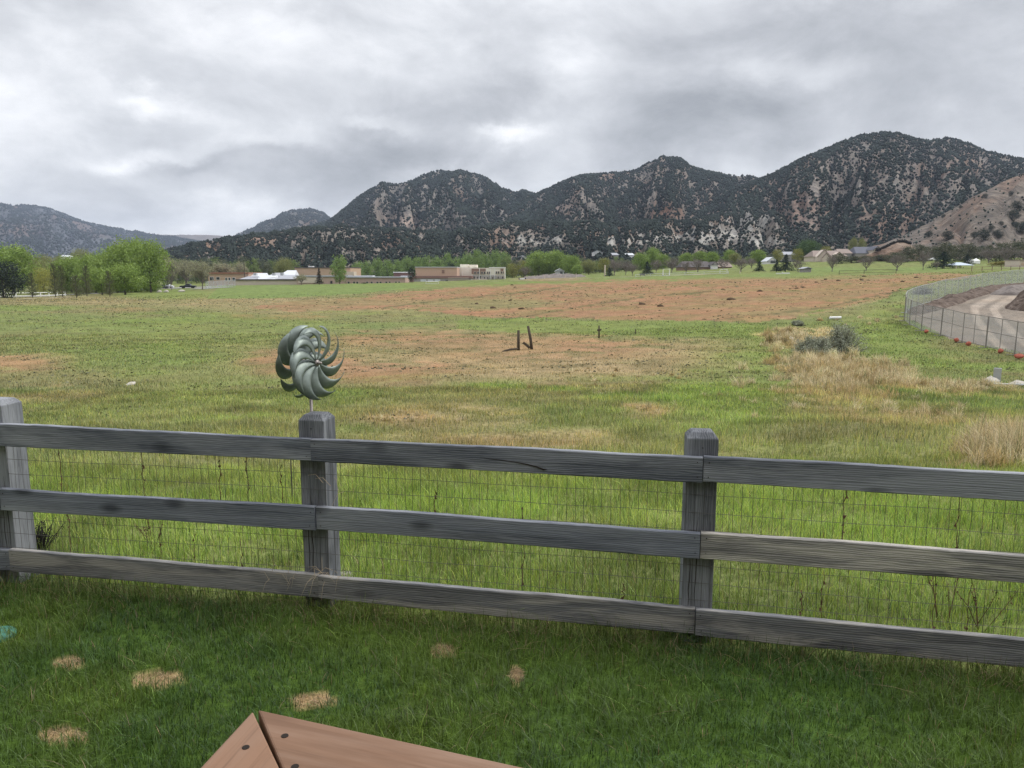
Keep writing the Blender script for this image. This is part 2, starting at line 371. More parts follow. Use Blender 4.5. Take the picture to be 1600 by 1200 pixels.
def cover(x, y, z=None):
    """colour of what covers the ground at (x, y), and how tall / dry the growth is"""
    if z is None: z = gz(x, y)
    px, py = to_px(x, y, z)
    n1 = fbm(x / 14, y / 14, 21, 4); n2 = fbm(x / 4, y / 4, 31, 4); n3 = fbm(x / 1.1, y / 1.1, 41, 3); n4 = fbm(x / 50, y / 40, 51, 3)
    amp = np.clip((py - 425) * .25, 1.5, 40)
    wx = px + (n2 - .5) * amp * 3 + (n1 - .5) * 40; wy = py + (n3 - .5) * amp * .55 + (n2 - .5) * amp * .6
    c = lerp(MID, OLIVE, sst(.40, .62, n1 * .6 + n2 * .4))
    c = lerp(c, LUSH, sst(.50, .66, .5 * n4 + .5 * n2))
    tall = np.ones_like(px); dry = np.zeros_like(px)
    def put(col, w, tl=None):
        nonlocal c, tall, dry
        c = lerp(c, col, w)
        if tl is not None: tall = tall * (1 - w) + tl * w
    for e, s in (((230, 545, 260, 42), .55), ((380, 605, 220, 25), .4), ((1150, 600, 95, 85), .75), ((1390, 535, 75, 60), .8), ((1480, 580, 90, 22), .7), ((1000, 660, 160, 40), .4), ((330, 505, 260, 12), .35)):
        put(LUSH, ell(wx, wy, *e) * s * (.55 + .8 * n3))
    put(LUSH, sst(690, 800, wy) * sst(.30, .5, n2) * .75)
    for e, s in (((760, 560, 400, 44), .72), ((930, 585, 140, 28), .45), ((690, 650, 150, 22), .5), ((830, 688, 190, 20), .62), ((85, 618, 110, 14), .4), ((45, 568, 85, 16), .6), ((300, 470, 330, 12), .45), ((1090, 545, 90, 20), .35), ((1010, 640, 60, 12), .4), ((520, 480, 230, 13), .45)):
        put(TAN, ell(wx, wy, *e) * s * (.4 + 1.0 * n3), .6)
    for e, s in (((470, 566, 85, 22), .75), ((600, 582, 150, 20), .75), ((630, 530, 160, 12), .6), ((850, 546, 230, 22), .45), ((930, 545, 60, 10), .6), ((45, 570, 60, 11), .6), ((440, 495, 90, 5), .5), ((640, 655, 60, 9), .35), ((800, 692, 110, 10), .35), ((1010, 643, 35, 8), .5), ((200, 484, 60, 4), .35)):
        put(RED, ell(wx, wy, *e) * s * sst(.25, .6, n3 * .6 + n2 * .4), .35)
    put(LUSH, inpoly(wx, py + (n2 - .5) * 8, GRSTRIP) * .75)
    red = inpoly(px + (n1 - .5) * 60, py + (n2 - .5) * 9, REDP)
    put(RED, red * (.62 + .38 * sst(.3, .6, n2)) * sst(.22, .4, n1 * .5 + n3 * .5), .25)
    put(OLIVE, red * sst(.56, .68, n2 * .5 + n1 * .5) * .6)
    put(OLIVE, red * ell(wx, wy, 770, 475, 110, 9) * .8); put(OLIVE, red * ell(wx, wy, 560, 473, 170, 6) * .5)
    for pl in ([(600, 481), (700, 468), (790, 460), (875, 450)], [(785, 500), (870, 486), (940, 474), (1010, 464), (1110, 455)], [(1120, 500), (1290, 481), (1370, 462), (1450, 446)]):
        put(DARK * 1.3, sst(2.3, .6, pldist(px, py + (n3 - .5) * 4, pl, 1.6)) * (.35 + .6 * n3))
    w = inpoly(px, py, SCHP) * 1.0; put(SCHOOLG, w, .4)
    put(TAN, sst(2.2, .8, pldist(px, py, [(1215, 499), (1290, 487), (1370, 470)], 1.5)) * .7)
    for e, s in (((1262, 530, 70, 18), .95), ((1330, 600, 115, 40), .85), ((1480, 612, 130, 16), .7), ((1420, 655, 190, 18), .3), ((1580, 705, 80, 26), .75), ((1370, 500, 60, 6), .3)):
        k = ell(wx, wy, *e) * s * sst(.36, .56, n3 * .6 + n2 * .4); put(PALE, k, 1.6); dry = np.maximum(dry, k)
    # far meadow edge, green strips and sports fields
    edge = (py < 447) & (y > 120) & ~red
    put(LUSH * .95, edge * sst(.3, .6, n1) * .6)
    for e, s in (((1310, 421, 60, 4.5), .95), ((1440, 421, 60, 4), .9), ((1150, 433, 320, 3.5), .5), ((1230, 430, 70, 5), .6)): put(SCHOOLG, ell(px, py, *e) * s)
    put(LUSH, (ell(px, py, 30, 482, 90, 5) + ell(px, py, 260, 460, 90, 9)) .clip(0, 1) * .8)
    put(TAN * .8, ell(px, py, 860, 436, 60, 4) * .8)
    # construction lot
    lot = inpoly(px + (n3 - .5) * 5, py + (n2 - .5) * 2, LOTP) & (y > 30); lw = lot * 1.0
    put(DIRT * .9, lw, 0.0)
    put(DIRT * .62, lw * sst(.45, .65, n2 * .5 + n1 * .5) * .6)
    for pl in ([(1640, 600), (1560, 540), (1527, 500), (1522, 480), (1560, 462), (1620, 450)], [(1700, 600), (1600, 535), (1562, 500), (1552, 482), (1580, 466), (1640, 455)]):
        put(DIRT * .72, lw * sst(16, 7, pldist(px, py, pl, 1.2)) * .6); put(DIRT * 1.35, lw * sst(8, 3, pldist(px, py, pl, 1.2)) * .85)
    put(SOIL * 1.5, lw * sst(14, 3, pldist(px, py, [(1420, 500), (1480, 540), (1600, 564), (1700, 585)], 2)) * .5)
    c = c * (.68 + .62 * n3[..., None]) * (.88 + .24 * fbm(x / .45, y / .45, 61, 2)[..., None])
    # the mown lawn on this side of the fence
    on = sst(.05, -.12, y - fence_y(x)); lc = lerp(LAWN, LAWN * np.array((1.5, 1.25, 1.1)), sst(.4, .65, n2))
    for p, rx, ry in BAREW:
        lc = lerp(lc, STRAW, sst(1.2, .7, np.hypot((x - p.x) / rx, (y - p.y) / ry) + (fbm(x / .06, y / .06, 78, 3) - .5) * 1.1))
    c = lerp(c, lc, on); lot = lot | False
    return np.clip(c, .004, .9), tall, dry, lot

# ------------------------------------------------------------------ the ground: one sheet out to the horizon
th = np.concatenate([np.linspace(-180, -52, 40, endpoint=False), np.linspace(-52, -40, 40, endpoint=False), np.linspace(-40, 40, 860, endpoint=False), np.linspace(40, 52, 40, endpoint=False), np.linspace(52, 180, 40, endpoint=False)])
rr = np.exp(np.linspace(math.log(.25), math.log(14000), 640))
TH, RR = np.meshgrid(np.radians(th), rr)
X, Y = RR * np.sin(TH), RR * np.cos(TH); Z = gz(X, np.maximum(Y, .6)); Z = np.where(Y < 5, 0, Z)
Z = np.where((Y < 5.2) | (np.abs(X) > 1e9), 0, Z)
nt, nr = len(th), len(rr)
Cc = np.zeros((nr * nt, 3)); xf, yf, zf = X.ravel(), Y.ravel(), Z.ravel()
fr = (yf > .3) & (np.abs(xf) < yf * 1.1 + 3)
cc, _, _, _ = cover(xf[fr], yf[fr], zf[fr]); Cc[:] = MID; Cc[fr] = cc; Cc[(yf <= .3)] = LAWN
idx = np.arange(nr * nt).reshape(nr, nt); nx = np.roll(idx, -1, 1)
Q = np.stack([idx[:-1], nx[:-1], nx[1:], idx[1:]], -1).reshape(-1, 4)[:, ::-1]
V = np.stack([xf, yf, zf], 1)
V = np.vstack([V, [[0, 0, 0]]]); Cc = np.vstack([Cc, [LAWN]])
t = NT('ground_cover'); v = t.pos(); tc = t.tint()
g1n = t.noise(v, 1.7, 6, .65); g2n = t.noise(v, 9, 5, .6); g3n = t.noise(v, .25, 5, .6)
c = t.mix(t.ramp(g2n, [(.35, 0), (.65, 1)]), t.mix(1, tc, (.62, .62, .60), 'MULTIPLY'), t.mix(1, tc, (1.30, 1.28, 1.2), 'MULTIPLY'))
c = t.mix(t.ramp(g1n, [(.55, 0), (.72, .5)]), c, t.mix(1, tc, (.5, .55, .5), 'MULTIPLY'))
c = t.mix(t.ramp(g3n, [(.35, .25), (.6, 0)]), c, t.mix(1, tc, (1.25, 1.05, .8), 'MULTIPLY'))
M['ground'] = t.pbr(c, .95, .08, 0, t.bump(t.math('ADD', g2n, t.math('MULTIPLY', g1n, 2.0)), .6, .06))
ground = npmesh('ground', V, Q, M['ground'], Cc, smooth=True); tag(ground, kind='structure')

# ------------------------------------------------------------------ grass blades
def blades(name, x, y, z, h, w, col, lean=.55, seg=3, mat='grass', label=None):
    n = len(x); az = rng.uniform(0, 2 * np.pi, n); ln = np.abs(rng.normal(0, lean, n)) + .08
    fx, fy = np.cos(az), np.sin(az); ang = az + np.pi / 2 + rng.normal(0, .5, n); sx, sy = np.cos(ang) * w / 2, np.sin(ang) * w / 2
    Vs = []
    for k in range(seg + 1):
        s = k / seg; up = h * (s - .32 * ln.clip(0, 1.4) * s * s * .9); out = h * ln * s ** 1.8 * .85
        bx, by, bz = x + fx * out, y + fy * out, z + up
        if k == seg: Vs.append(np.stack([bx, by, bz], 1))
        else:
            q = 1 - .55 * s
            Vs += [np.stack([bx - sx * q, by - sy * q, bz], 1), np.stack([bx + sx * q, by + sy * q, bz], 1)]
    nv = 2 * seg + 1; Vv = np.stack(Vs, 1).reshape(-1, 3); b = np.arange(n) * nv; T = []
    for k in range(seg - 1):
        T += [np.stack([b + 2 * k, b + 2 * k + 1, b + 2 * k + 3], 1), np.stack([b + 2 * k, b + 2 * k + 3, b + 2 * k + 2], 1)]
    T.append(np.stack([b + 2 * seg - 2, b + 2 * seg - 1, b + 2 * seg], 1))
    T = np.stack(T, 1).reshape(-1, 3)
    return npmesh(name, Vv, T, M[mat], np.repeat(col, nv, 0))
def wedge(n, y0, y1, a=.86, k=1.0):
    """random ground points in front of the camera; k=1 spreads evenly per square metre, smaller k favours near ground"""
    u = rng.random(n)
    y = (u * (y1 ** (2 * k) - y0 ** (2 * k)) + y0 ** (2 * k)) ** (1 / (2 * k)) if k > 0 else y0 * (y1 / y0) ** u
    return rng.uniform(-a, a, n) * y, y
D = DENS
# lawn
x, y = wedge(int(230000 * D), .9, 6.2, .95, .75); ok = y < fence_y(x) + .03; x, y = x[ok], y[ok]
keep = np.ones(len(x), bool); sh = np.ones(len(x))
for p, rx, ry in BAREW:
    q = np.hypot((x - p.x) / rx, (y - p.y) / ry); keep &= (q + 1.1 * (fbm(x / .06, y / .06, 78, 3) - .5) > .95) | (rng.random(len(x)) < .06 + .35 * q ** 3); sh *= np.where(q < 1.1, .6, 1)
x, y, sh = x[keep], y[keep], sh[keep]
cl = fbm(x / .16, y / .16, 3, 3); cl2 = fbm(x / .7, y / .7, 4, 3); d2f = fence_y(x) - y
h = (.03 + .115 * cl ** 1.5 + .07 * (cl2 - .4)) * rng.uniform(.5, 1.35, len(x)) * sh
h = h.clip(.02, .2) * .82 + sst(.35, .0, d2f) * rng.random(len(x)) ** 2 * .13
col = lerp(LAWN * np.array((.85, .95, 1.0)), LAWN * np.array((1.75, 1.45, 1.2)), sst(.35, .7, cl2)) * rng.uniform(.45, 1.65, (len(x), 1)) * (.75 + .5 * fbm(x / .3, y / .3, 6, 2))[:, None]
dead = rng.random(len(x)) < (.02 + .16 * sst(.45, .05, d2f)); col[dead] = STRAW * rng.uniform(.35, .8, (dead.sum(), 1))
lite = rng.random(len(x)) < .06; col[lite] = col[lite] * np.array((1.9, 1.8, 1.9))
o = blades('lawn_grass', x, y, np.zeros(len(x)), h, rng.uniform(.0020, .0040, len(x)), col, .95, 3)
tag(o, 'dark green lawn grass growing between the railing and the board fence', 'grass', kind='stuff')
# straw in the bare spots
xs, ys = [], []
for p, rx, ry in BAREW:
    m = int(260 * D); q = np.sqrt(rng.random(m)); f_ = rng.uniform(0, 6.28, m); xs.append(p.x + rx * q * np.cos(f_)); ys.append(p.y + ry * q * np.sin(f_))
xs, ys = np.concatenate(xs), np.concatenate(ys)
o = blades('dead_grass', xs, ys, np.full(len(xs), .002), rng.uniform(.006, .018, len(xs)), rng.uniform(.003, .005, len(xs)), STRAW * rng.uniform(.5, 1.2, (len(xs), 1)), 2.2, 2)
tag(o, 'short straw coloured dead grass in the bare lawn spots', 'grass', kind='stuff')
# meadow behind the fence: tall and dense near by, sparser clumps further out
parts = []
def meadow(n, y0, y1, k, h0, w0, a=.8, boost=1.35):
    x, y = wedge(n, y0, y1, a, k); ok = y > fence_y(x) + .05; x, y = x[ok], y[ok]; z = gz(x, y)
    c, tall, dry, lot = cover(x, y, z); cl = fbm(x / .5, y / .5, 13, 3); big = fbm(x / 3, y / 3, 14, 2)
    keep = ~lot & (rng.random(len(x)) < np.clip(tall * .9, .12, 1) * (.45 + .9 * cl)) & ~((dry > .3) & (rng.random(len(x)) < .4))
    x, y, z, c, tall, cl, dry, big = (q[keep] for q in (x, y, z, c, tall, cl, dry, big))
    nn = len(x); h = h0(y) * (.35 + 1.1 * cl) * np.clip(tall, .4, 1.4) * rng.uniform(.55, 1.3, nn) * (.7 + .6 * big) * (1 + .9 * sst(.5, .05, y - fence_y(x)))
    c = c * rng.uniform(.6, 1.5, (nn, 1)) * np.array(boost) * (.55 + .9 * fbm(x / .7, y / .9, 15, 3))[:, None]
    yel = rng.random(nn) < .22; c[yel] = c[yel] * np.array((1.5, 1.25, 1.1))
    dk = rng.random(nn) < .20; c[dk] = c[dk] * np.array((.38, .5, .5))
    st = rng.random(nn) < .05 + .12 * dry; c[st] = PALE * rng.uniform(.5, 1.0, (st.sum(), 1))
    parts.append((x, y, z - .01, h, w0(y) * rng.uniform(.6, 1.4, nn), np.clip(c, .005, .8)))
meadow(int(260000 * D), 3.0, 9.5, .8, lambda y: .13 + 0 * y, lambda y: .0046 + 0 * y, .95, (1.7, 1.95, 1.25))
meadow(int(240000 * D), 9.0, 24, .7, lambda y: .15 - .03 * (y - 9) / 15, lambda y: .006 + .0005 * (y - 9), .8, (1.55, 1.65, 1.3))
meadow(int(190000 * D), 22, 60, .55, lambda y: .12 + 0 * y, lambda y: .015 + .0007 * (y - 22))
meadow(int(80000 * D), 55, 190, .4, lambda y: .11 + .0006 * y, lambda y: .035 + .0009 * (y - 55))
P = [np.concatenate([p[i] for p in parts]) for i in range(6)]
o = blades('meadow_grass', *P[:5], P[5], .5, 2)
tag(o, 'yellow green meadow grass covering the field beyond the board fence', 'grass', kind='stuff')
# tall straw coloured bunch grass on the right
x, y = wedge(int(520000 * D), 4.2, 46, .8, .6); z = gz(x, y); c, tall, dry, lot = cover(x, y, z)
clp = fbm(x / .55, y / .55, 91, 2); keep = (dry > .22) & ~lot & (y > fence_y(x) + .3) & (clp > .46)
x, y, z, dry, clp = x[keep], y[keep], z[keep], dry[keep], clp[keep]; nn = len(x)
col = lerp(PALE * np.array((1.35, 1.3, 1.25)), np.array((.44, .33, .18)), sst(.35, .65, fbm(x / 2.2, y / 2.2, 93, 2))) * rng.uniform(.55, 1.35, (nn, 1))
gr = rng.random(nn) < .18; col[gr] = MID * rng.uniform(.7, 1.3, (gr.sum(), 1))
o = blades('dry_bunch_grass', x, y, z, (.10 + .55 * (clp - .36)) * rng.uniform(.6, 1.4, nn) * (.5 + .6 * dry), .006 + .0006 * np.clip(y - 8, 0, 60), col, .6, 3)
tag(o, 'tall straw coloured bunch grass around the sagebrush at the right', 'grass', kind='stuff')
# bunches: separate radiating tussocks of pale straw
def tussocks(spec, name, label):
    xs, ys, hs, cs = [], [], [], []
    for px, py, rx, ry, n, hh, dens in spec:
        for _ in range(n):
            for _try in range(6):
                a, b = rng.normal(0, .5, 2); q = to_ground(px + a * rx, py + b * ry)
                if q is not None: break
            if q is None or q[1] < fence_y(q[0]) + .6: continue
            m = int(dens * DENS * rng.uniform(.6, 1.3)); r = hh * rng.uniform(.22, .42); e = rng.normal(0, r, (m, 2)); sc = rng.uniform(.6, 1.3)
            tone = np.array((.66, .54, .36)) * rng.uniform(.75, 1.2) if rng.random() < .72 else np.array((.46, .34, .18)) * rng.uniform(.7, 1.2)
            xs.append(q[0] + e[:, 0]); ys.append(q[1] + e[:, 1]); hs.append(hh * sc * np.exp(-(e ** 2).sum(1) / (3 * r * r)) * rng.uniform(.6, 1.25, m)); cs.append(tone * rng.uniform(.55, 1.35, (m, 1)))
    x, y, h, c = np.concatenate(xs), np.concatenate(ys), np.concatenate(hs), np.concatenate(cs); k = rng.random(len(x)) < .12; c[k] = MID * rng.uniform(.7, 1.2, (k.sum(), 1))
    o = blades(name, x, y, gz(x, y) - .02, h, .0055 + .00045 * np.clip(y - 6, 0, 60), np.clip(c, .01, .8), .7, 3); tag(o, label, 'grass', kind='stuff')
_gy = np.exp(np.linspace(math.log(4.6), math.log(120), 500))
def to_ground(px, py):
    u, yy, _ = ray(px, py); X_ = u / yy * _gy; pp = to_px(X_, _gy, gz(X_, _gy))[1]; k = np.argmin(np.abs(pp - py))
    return (X_[k], _gy[k]) if abs(pp[k] - py) < 6 else None
tussocks([(1255, 532, 55, 12, 44, .62, 150), (1225, 522, 30, 8, 18, .5, 130), (1290, 572, 70, 12, 50, .6, 160), (1300, 590, 110, 24, 50, .48, 150), (1370, 590, 60, 22, 40, .55, 150), (1250, 600, 60, 30, 26, .3, 110), (1480, 605, 130, 14, 60, .38, 120), (1420, 645, 150, 18, 26, .30, 110), (1575, 700, 50, 24, 36, .42, 160), (1530, 722, 60, 14, 12, .32, 140), (1595, 715, 40, 14, 22, .5, 200), (1340, 500, 60, 8, 12, .35, 90), (1010, 640, 60, 10, 8, .16, 80), (940, 585, 120, 16, 26, .2, 80), (690, 655, 120, 10, 16, .16, 80), (1150, 620, 160, 40, 14, .18, 80)],
  'straw_tussocks', 'pale straw tussocks below and beside the sagebrush')
# dark low weeds dotted over the field
x, y = wedge(int(15000 * D), 14, 170, .75, .3); z = gz(x, y); c, tall, dry, lot = cover(x, y, z); k = fbm(x / 2.5, y / 2.5, 101, 3) ; keep = ~lot & (k > .56); x, y, z = x[keep], y[keep], z[keep]
o = blades('low_weeds', x, y, z, .05 + .0008 * y * rng.random(len(x)), .05 + .0026 * y, np.array((.085, .085, .05)) * rng.uniform(.6, 1.7, (len(x), 1)), 1.0, 2)
tag(o, 'dark low weeds dotted over the open field', 'weeds', kind='stuff')
# ------------------------------------------------------------------ hills and mountains
t = NT('hillside'); tc = t.tint(); v = t.pos()
a = t.noise(v, .03, 6, .65); b = t.noise(v, .12, 5, .6)
c = t.mix(t.ramp(b, [(.38, 0), (.62, 1)]), t.mix(1, tc, (.62, .62, .64), 'MULTIPLY'), t.mix(1, tc, (1.3, 1.28, 1.22), 'MULTIPLY'))
c = t.mix(t.ramp(a, [(.5, 0), (.66, .6)]), c, t.mix(1, tc, (.5, .55, .55), 'MULTIPLY'))
M['hill'] = t.pbr(c, .95, .05, 0, t.bump(b, .8, 6))
def scrub_mesh(name, P, S, col, flat=1.0):
    """one mesh of many small ragged bushes at points P with radii S"""
    n = len(P); base = np.array([(0, 0, 1.15), (1, 0, .35), (.25, .95, .45), (-.85, .55, .3), (-.8, -.6, .4), (.3, -.95, .3), (0, 0, -.4)])
    T0 = np.array([(0, 1, 2), (0, 2, 3), (0, 3, 4), (0, 4, 5), (0, 5, 1), (6, 2, 1), (6, 3, 2), (6, 4, 3), (6, 5, 4), (6, 1, 5)])
    an = rng.uniform(0, 6.28, n); ca, sa = np.cos(an)[:, None], np.sin(an)[:, None]
    j = base[None] * rng.uniform(.6, 1.35, (n, 7, 1)); x = j[..., 0] * ca - j[..., 1] * sa; y = j[..., 0] * sa + j[..., 1] * ca
    Vv = np.stack([x, y, j[..., 2] * flat], -1) * S[:, None, None] + P[:, None, :]
    T = (np.arange(n) * 7)[:, None, None] + T0[None]
    return npmesh(name, Vv.reshape(-1, 3), T.reshape(-1, 3), M['scrub'], np.repeat(col, 7, 0))
t = NT('scrub_foliage'); tc = t.tint(); nz = t.noise(t.pos(), .8, 3)
M['scrub'] = t.pbr(t.mix(nz, t.mix(1, tc, (.6, .6, .6), 'MULTIPLY'), t.mix(1, tc, (1.4, 1.4, 1.4), 'MULTIPLY')), .95, .03)
ROCK = np.array((.205, .192, .176)); HSOIL = np.array((.16, .135, .118)); HRED = np.array((.19, .115, .08)); WHITE = np.array((.33, .32, .30))
JUN = np.array((.027, .034, .029))
HILLS = []
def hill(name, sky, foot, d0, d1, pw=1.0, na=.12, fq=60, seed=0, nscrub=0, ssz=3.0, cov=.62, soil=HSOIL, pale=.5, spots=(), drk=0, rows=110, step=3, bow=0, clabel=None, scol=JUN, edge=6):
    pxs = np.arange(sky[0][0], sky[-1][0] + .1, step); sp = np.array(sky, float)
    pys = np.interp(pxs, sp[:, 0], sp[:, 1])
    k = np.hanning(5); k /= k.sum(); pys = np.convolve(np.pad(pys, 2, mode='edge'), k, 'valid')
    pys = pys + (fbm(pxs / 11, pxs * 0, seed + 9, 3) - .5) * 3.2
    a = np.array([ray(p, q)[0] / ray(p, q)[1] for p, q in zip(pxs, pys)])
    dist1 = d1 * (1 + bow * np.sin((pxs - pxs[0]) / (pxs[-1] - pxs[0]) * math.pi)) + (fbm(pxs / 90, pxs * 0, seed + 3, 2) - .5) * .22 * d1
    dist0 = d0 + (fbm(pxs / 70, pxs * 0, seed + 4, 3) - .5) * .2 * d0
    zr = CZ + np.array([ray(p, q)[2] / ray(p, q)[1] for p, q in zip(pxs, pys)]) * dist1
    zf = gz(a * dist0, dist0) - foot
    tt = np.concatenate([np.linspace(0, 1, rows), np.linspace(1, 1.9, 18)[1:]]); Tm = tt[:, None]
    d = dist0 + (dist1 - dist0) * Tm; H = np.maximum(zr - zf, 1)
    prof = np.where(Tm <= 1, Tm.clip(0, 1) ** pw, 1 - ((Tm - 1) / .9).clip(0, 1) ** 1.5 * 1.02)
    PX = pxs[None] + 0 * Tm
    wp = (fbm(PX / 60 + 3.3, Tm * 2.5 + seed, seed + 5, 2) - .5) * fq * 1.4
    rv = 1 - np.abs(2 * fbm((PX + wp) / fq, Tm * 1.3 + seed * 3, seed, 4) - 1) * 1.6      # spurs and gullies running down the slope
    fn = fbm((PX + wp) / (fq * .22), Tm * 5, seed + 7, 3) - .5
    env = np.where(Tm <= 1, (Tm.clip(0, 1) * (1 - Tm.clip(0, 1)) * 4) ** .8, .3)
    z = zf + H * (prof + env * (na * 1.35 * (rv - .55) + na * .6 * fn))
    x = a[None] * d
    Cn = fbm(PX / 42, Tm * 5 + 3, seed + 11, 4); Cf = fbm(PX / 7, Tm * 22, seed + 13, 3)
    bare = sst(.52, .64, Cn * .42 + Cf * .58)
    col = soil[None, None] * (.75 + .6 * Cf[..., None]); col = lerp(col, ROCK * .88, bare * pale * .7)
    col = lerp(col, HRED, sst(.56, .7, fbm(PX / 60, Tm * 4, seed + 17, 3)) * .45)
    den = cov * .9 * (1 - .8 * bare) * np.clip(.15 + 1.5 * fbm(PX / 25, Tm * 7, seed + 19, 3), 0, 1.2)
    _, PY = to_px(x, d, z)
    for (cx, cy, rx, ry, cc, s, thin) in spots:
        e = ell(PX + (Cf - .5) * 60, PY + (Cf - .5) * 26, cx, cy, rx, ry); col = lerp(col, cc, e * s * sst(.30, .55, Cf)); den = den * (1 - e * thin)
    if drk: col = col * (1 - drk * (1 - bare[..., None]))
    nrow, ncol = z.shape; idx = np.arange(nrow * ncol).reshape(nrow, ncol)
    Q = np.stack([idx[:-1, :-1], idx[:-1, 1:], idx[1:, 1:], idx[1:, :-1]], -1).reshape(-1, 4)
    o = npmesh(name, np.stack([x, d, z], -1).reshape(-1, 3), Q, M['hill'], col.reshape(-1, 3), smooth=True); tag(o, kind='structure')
    HILLS.append((x, d, z))
    if nscrub:
        n = int(nscrub * DENS); fi = rng.random(n * 3) * (rows - 1); fj = rng.random(n * 3) * (ncol - 1)
        fi[: n // 12] = rows - 1 - rng.random(n // 12) * 2.2                   # trees on the skyline
        i, j = fi.astype(int), fj.astype(int); u, w = fi - i, fj - j
        L = lambda A: (A[i, j] * (1 - w) + A[i, j + 1] * w) * (1 - u) + (A[i + 1, j] * (1 - w) + A[i + 1, j + 1] * w) * u
        P = np.stack([L(x), L(d), L(z)], 1); k = rng.random(n * 3) < L(den); P = P[k]
        S = ssz * .55 * rng.uniform(.5, 1.4, len(P)) * (1 + .25 * (P[:, 1] / d1 - .7))
        cl = fbm(P[:, 0] / (d1 * .03), P[:, 1] / (d1 * .05), seed + 23, 3)
        cc = scol * rng.uniform(.6, 1.5, (len(P), 1)) * (.7 + .7 * cl[:, None]); P[:, 2] += S * .35
        s = scrub_mesh('juniper_scrub', P, S, cc, 1.15); tag(s, clabel, 'scrub', kind='stuff')
    return o
hill('distant_ridge', [(120, 372), (200, 368), (260, 366), (300, 366), (340, 368), (400, 374), (480, 378), (560, 380)], 30, 5600, 7200, .9, .05, 80, 1, pale=.2, rows=30, step=5)
hill('mesa', [(-500, 330), (-300, 318), (-120, 316), (-60, 316), (0, 319), (35, 321), (75, 326), (105, 338), (140, 350), (185, 358), (235, 366), (280, 373), (330, 381), (370, 388)], 30, 2600, 5200, .85, .15, 60, 2, 16000, 9.5, .8, np.array((.085, .09, .10)), .12,  # distance haze is partly put into this blue-grey soil colour
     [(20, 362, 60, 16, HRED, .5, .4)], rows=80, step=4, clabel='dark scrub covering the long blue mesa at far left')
hill('mountain', [(340, 376), (375, 366), (400, 353), (422, 345), (440, 334), (460, 328), (490, 326), (506, 334), (520, 345), (560, 362), (620, 380)], 20, 2400, 4000, .8, .12, 40, 3, 7000, 7.5, .9, np.array((.09, .085, .075)), .4, rows=60, step=3, clabel='dark forest on the small cone shaped peak in the gap')
hill('mountain', [(430, 372), (470, 360), (505, 350), (520, 343), (536, 329), (560, 308), (580, 295), (600, 285), (612, 288), (622, 290), (645, 283), (660, 274), (690, 266), (705, 270), (722, 271), (742, 275), (760, 279), (774, 291), (790, 298), (806, 304), (820, 300), (836, 303), (880, 330), (930, 352)], 20, 1000, 2150, .9, .2, 46, 4, 26000, 4.6, .80, np.array((.15, .135, .122)), .85,
     [(700, 320, 25, 40, ROCK, .5, .35), (600, 325, 25, 25, ROCK, .4, .3), (640, 352, 34, 12, np.array((.34, .27, .23)), .9, .75), (760, 330, 40, 20, ROCK, .35, .2)], drk=.1, clabel='juniper and pine cover on the twin topped central mountain')
hill('mountain', [(770, 345), (800, 318), (830, 304), (850, 298), (880, 285), (910, 275), (950, 271), (985, 268), (1000, 262), (1020, 252), (1035, 247), (1050, 247), (1065, 251), (1080, 261), (1100, 267), (1140, 275), (1170, 276), (1190, 281), (1240, 305), (1300, 340)], 20, 850, 1750, .9, .17, 50, 5, 26000, 3.7, .78, np.array((.165, .138, .12)), .8,
     [(880, 330, 30, 14, np.array((.26, .20, .17)), .7, .5), (1050, 340, 30, 16, np.array((.28, .17, .12)), .85, .6), (1060, 330, 20, 10, HRED, .8, .5), (950, 320, 60, 16, ROCK, .4, .2)], clabel='juniper scrub on the pointed middle mountain')
hill('mountain', [(1090, 330), (1140, 300), (1190, 280), (1220, 265), (1250, 250), (1280, 238), (1300, 230), (1330, 218), (1350, 211), (1380, 208), (1410, 211), (1440, 220), (1465, 222), (1482, 217), (1500, 221), (1530, 232), (1560, 243), (1600, 250), (1700, 270), (1850, 300), (2000, 340)], 15, 700, 1450, .92, .16, 55, 6, 34000, 3.4, .70, np.array((.18, .152, .135)), .85,
     [(1255, 335, 55, 28, np.array((.20, .14, .115)), .8, .55), (1340, 300, 30, 14, ROCK, .7, .4), (1420, 295, 40, 14, ROCK, .5, .3), (1525, 262, 16, 12, np.array((.27, .19, .14)), .9, .6)], clabel='dotted juniper scrub on the tallest right hand mountain')
hill('foothills', [(255, 392), (300, 383), (340, 375), (400, 367), (470, 360), (540, 356), (620, 360), (700, 364), (760, 353), (830, 347), (900, 350), (1000, 350), (1080, 345), (1150, 335), (1190, 332), (1240, 348), (1300, 364), (1380, 378), (1450, 392)], 14, 540, 1000, .8, .26, 40, 7, 40000, 2.5, .68, np.array((.155, .132, .112)), .8,
     [(330, 388, 25, 8, np.array((.25, .16, .11)), .9, .6), (400, 376, 70, 7, np.array((.28, .20, .16)), .8, .45), (545, 366, 60, 12, ROCK, .8, .6), (600, 398, 40, 6, np.array((.25, .21, .18)), .8, .6),
      (820, 378, 30, 8, WHITE * .8, .9, .7), (870, 378, 25, 9, WHITE * .85, .9, .7), (975, 382, 35, 8, WHITE, 1, .8), (1030, 375, 50, 8, WHITE * .9, .9, .7), (1110, 372, 60, 14, WHITE, 1, .78), (1180, 352, 46, 18, WHITE * .9, 1, .75), (1200, 380, 30, 8, WHITE, 1, .8), (1300, 368, 16, 6, WHITE * .9, 1, .8)], clabel='dense juniper scrub along the foothills behind the school')
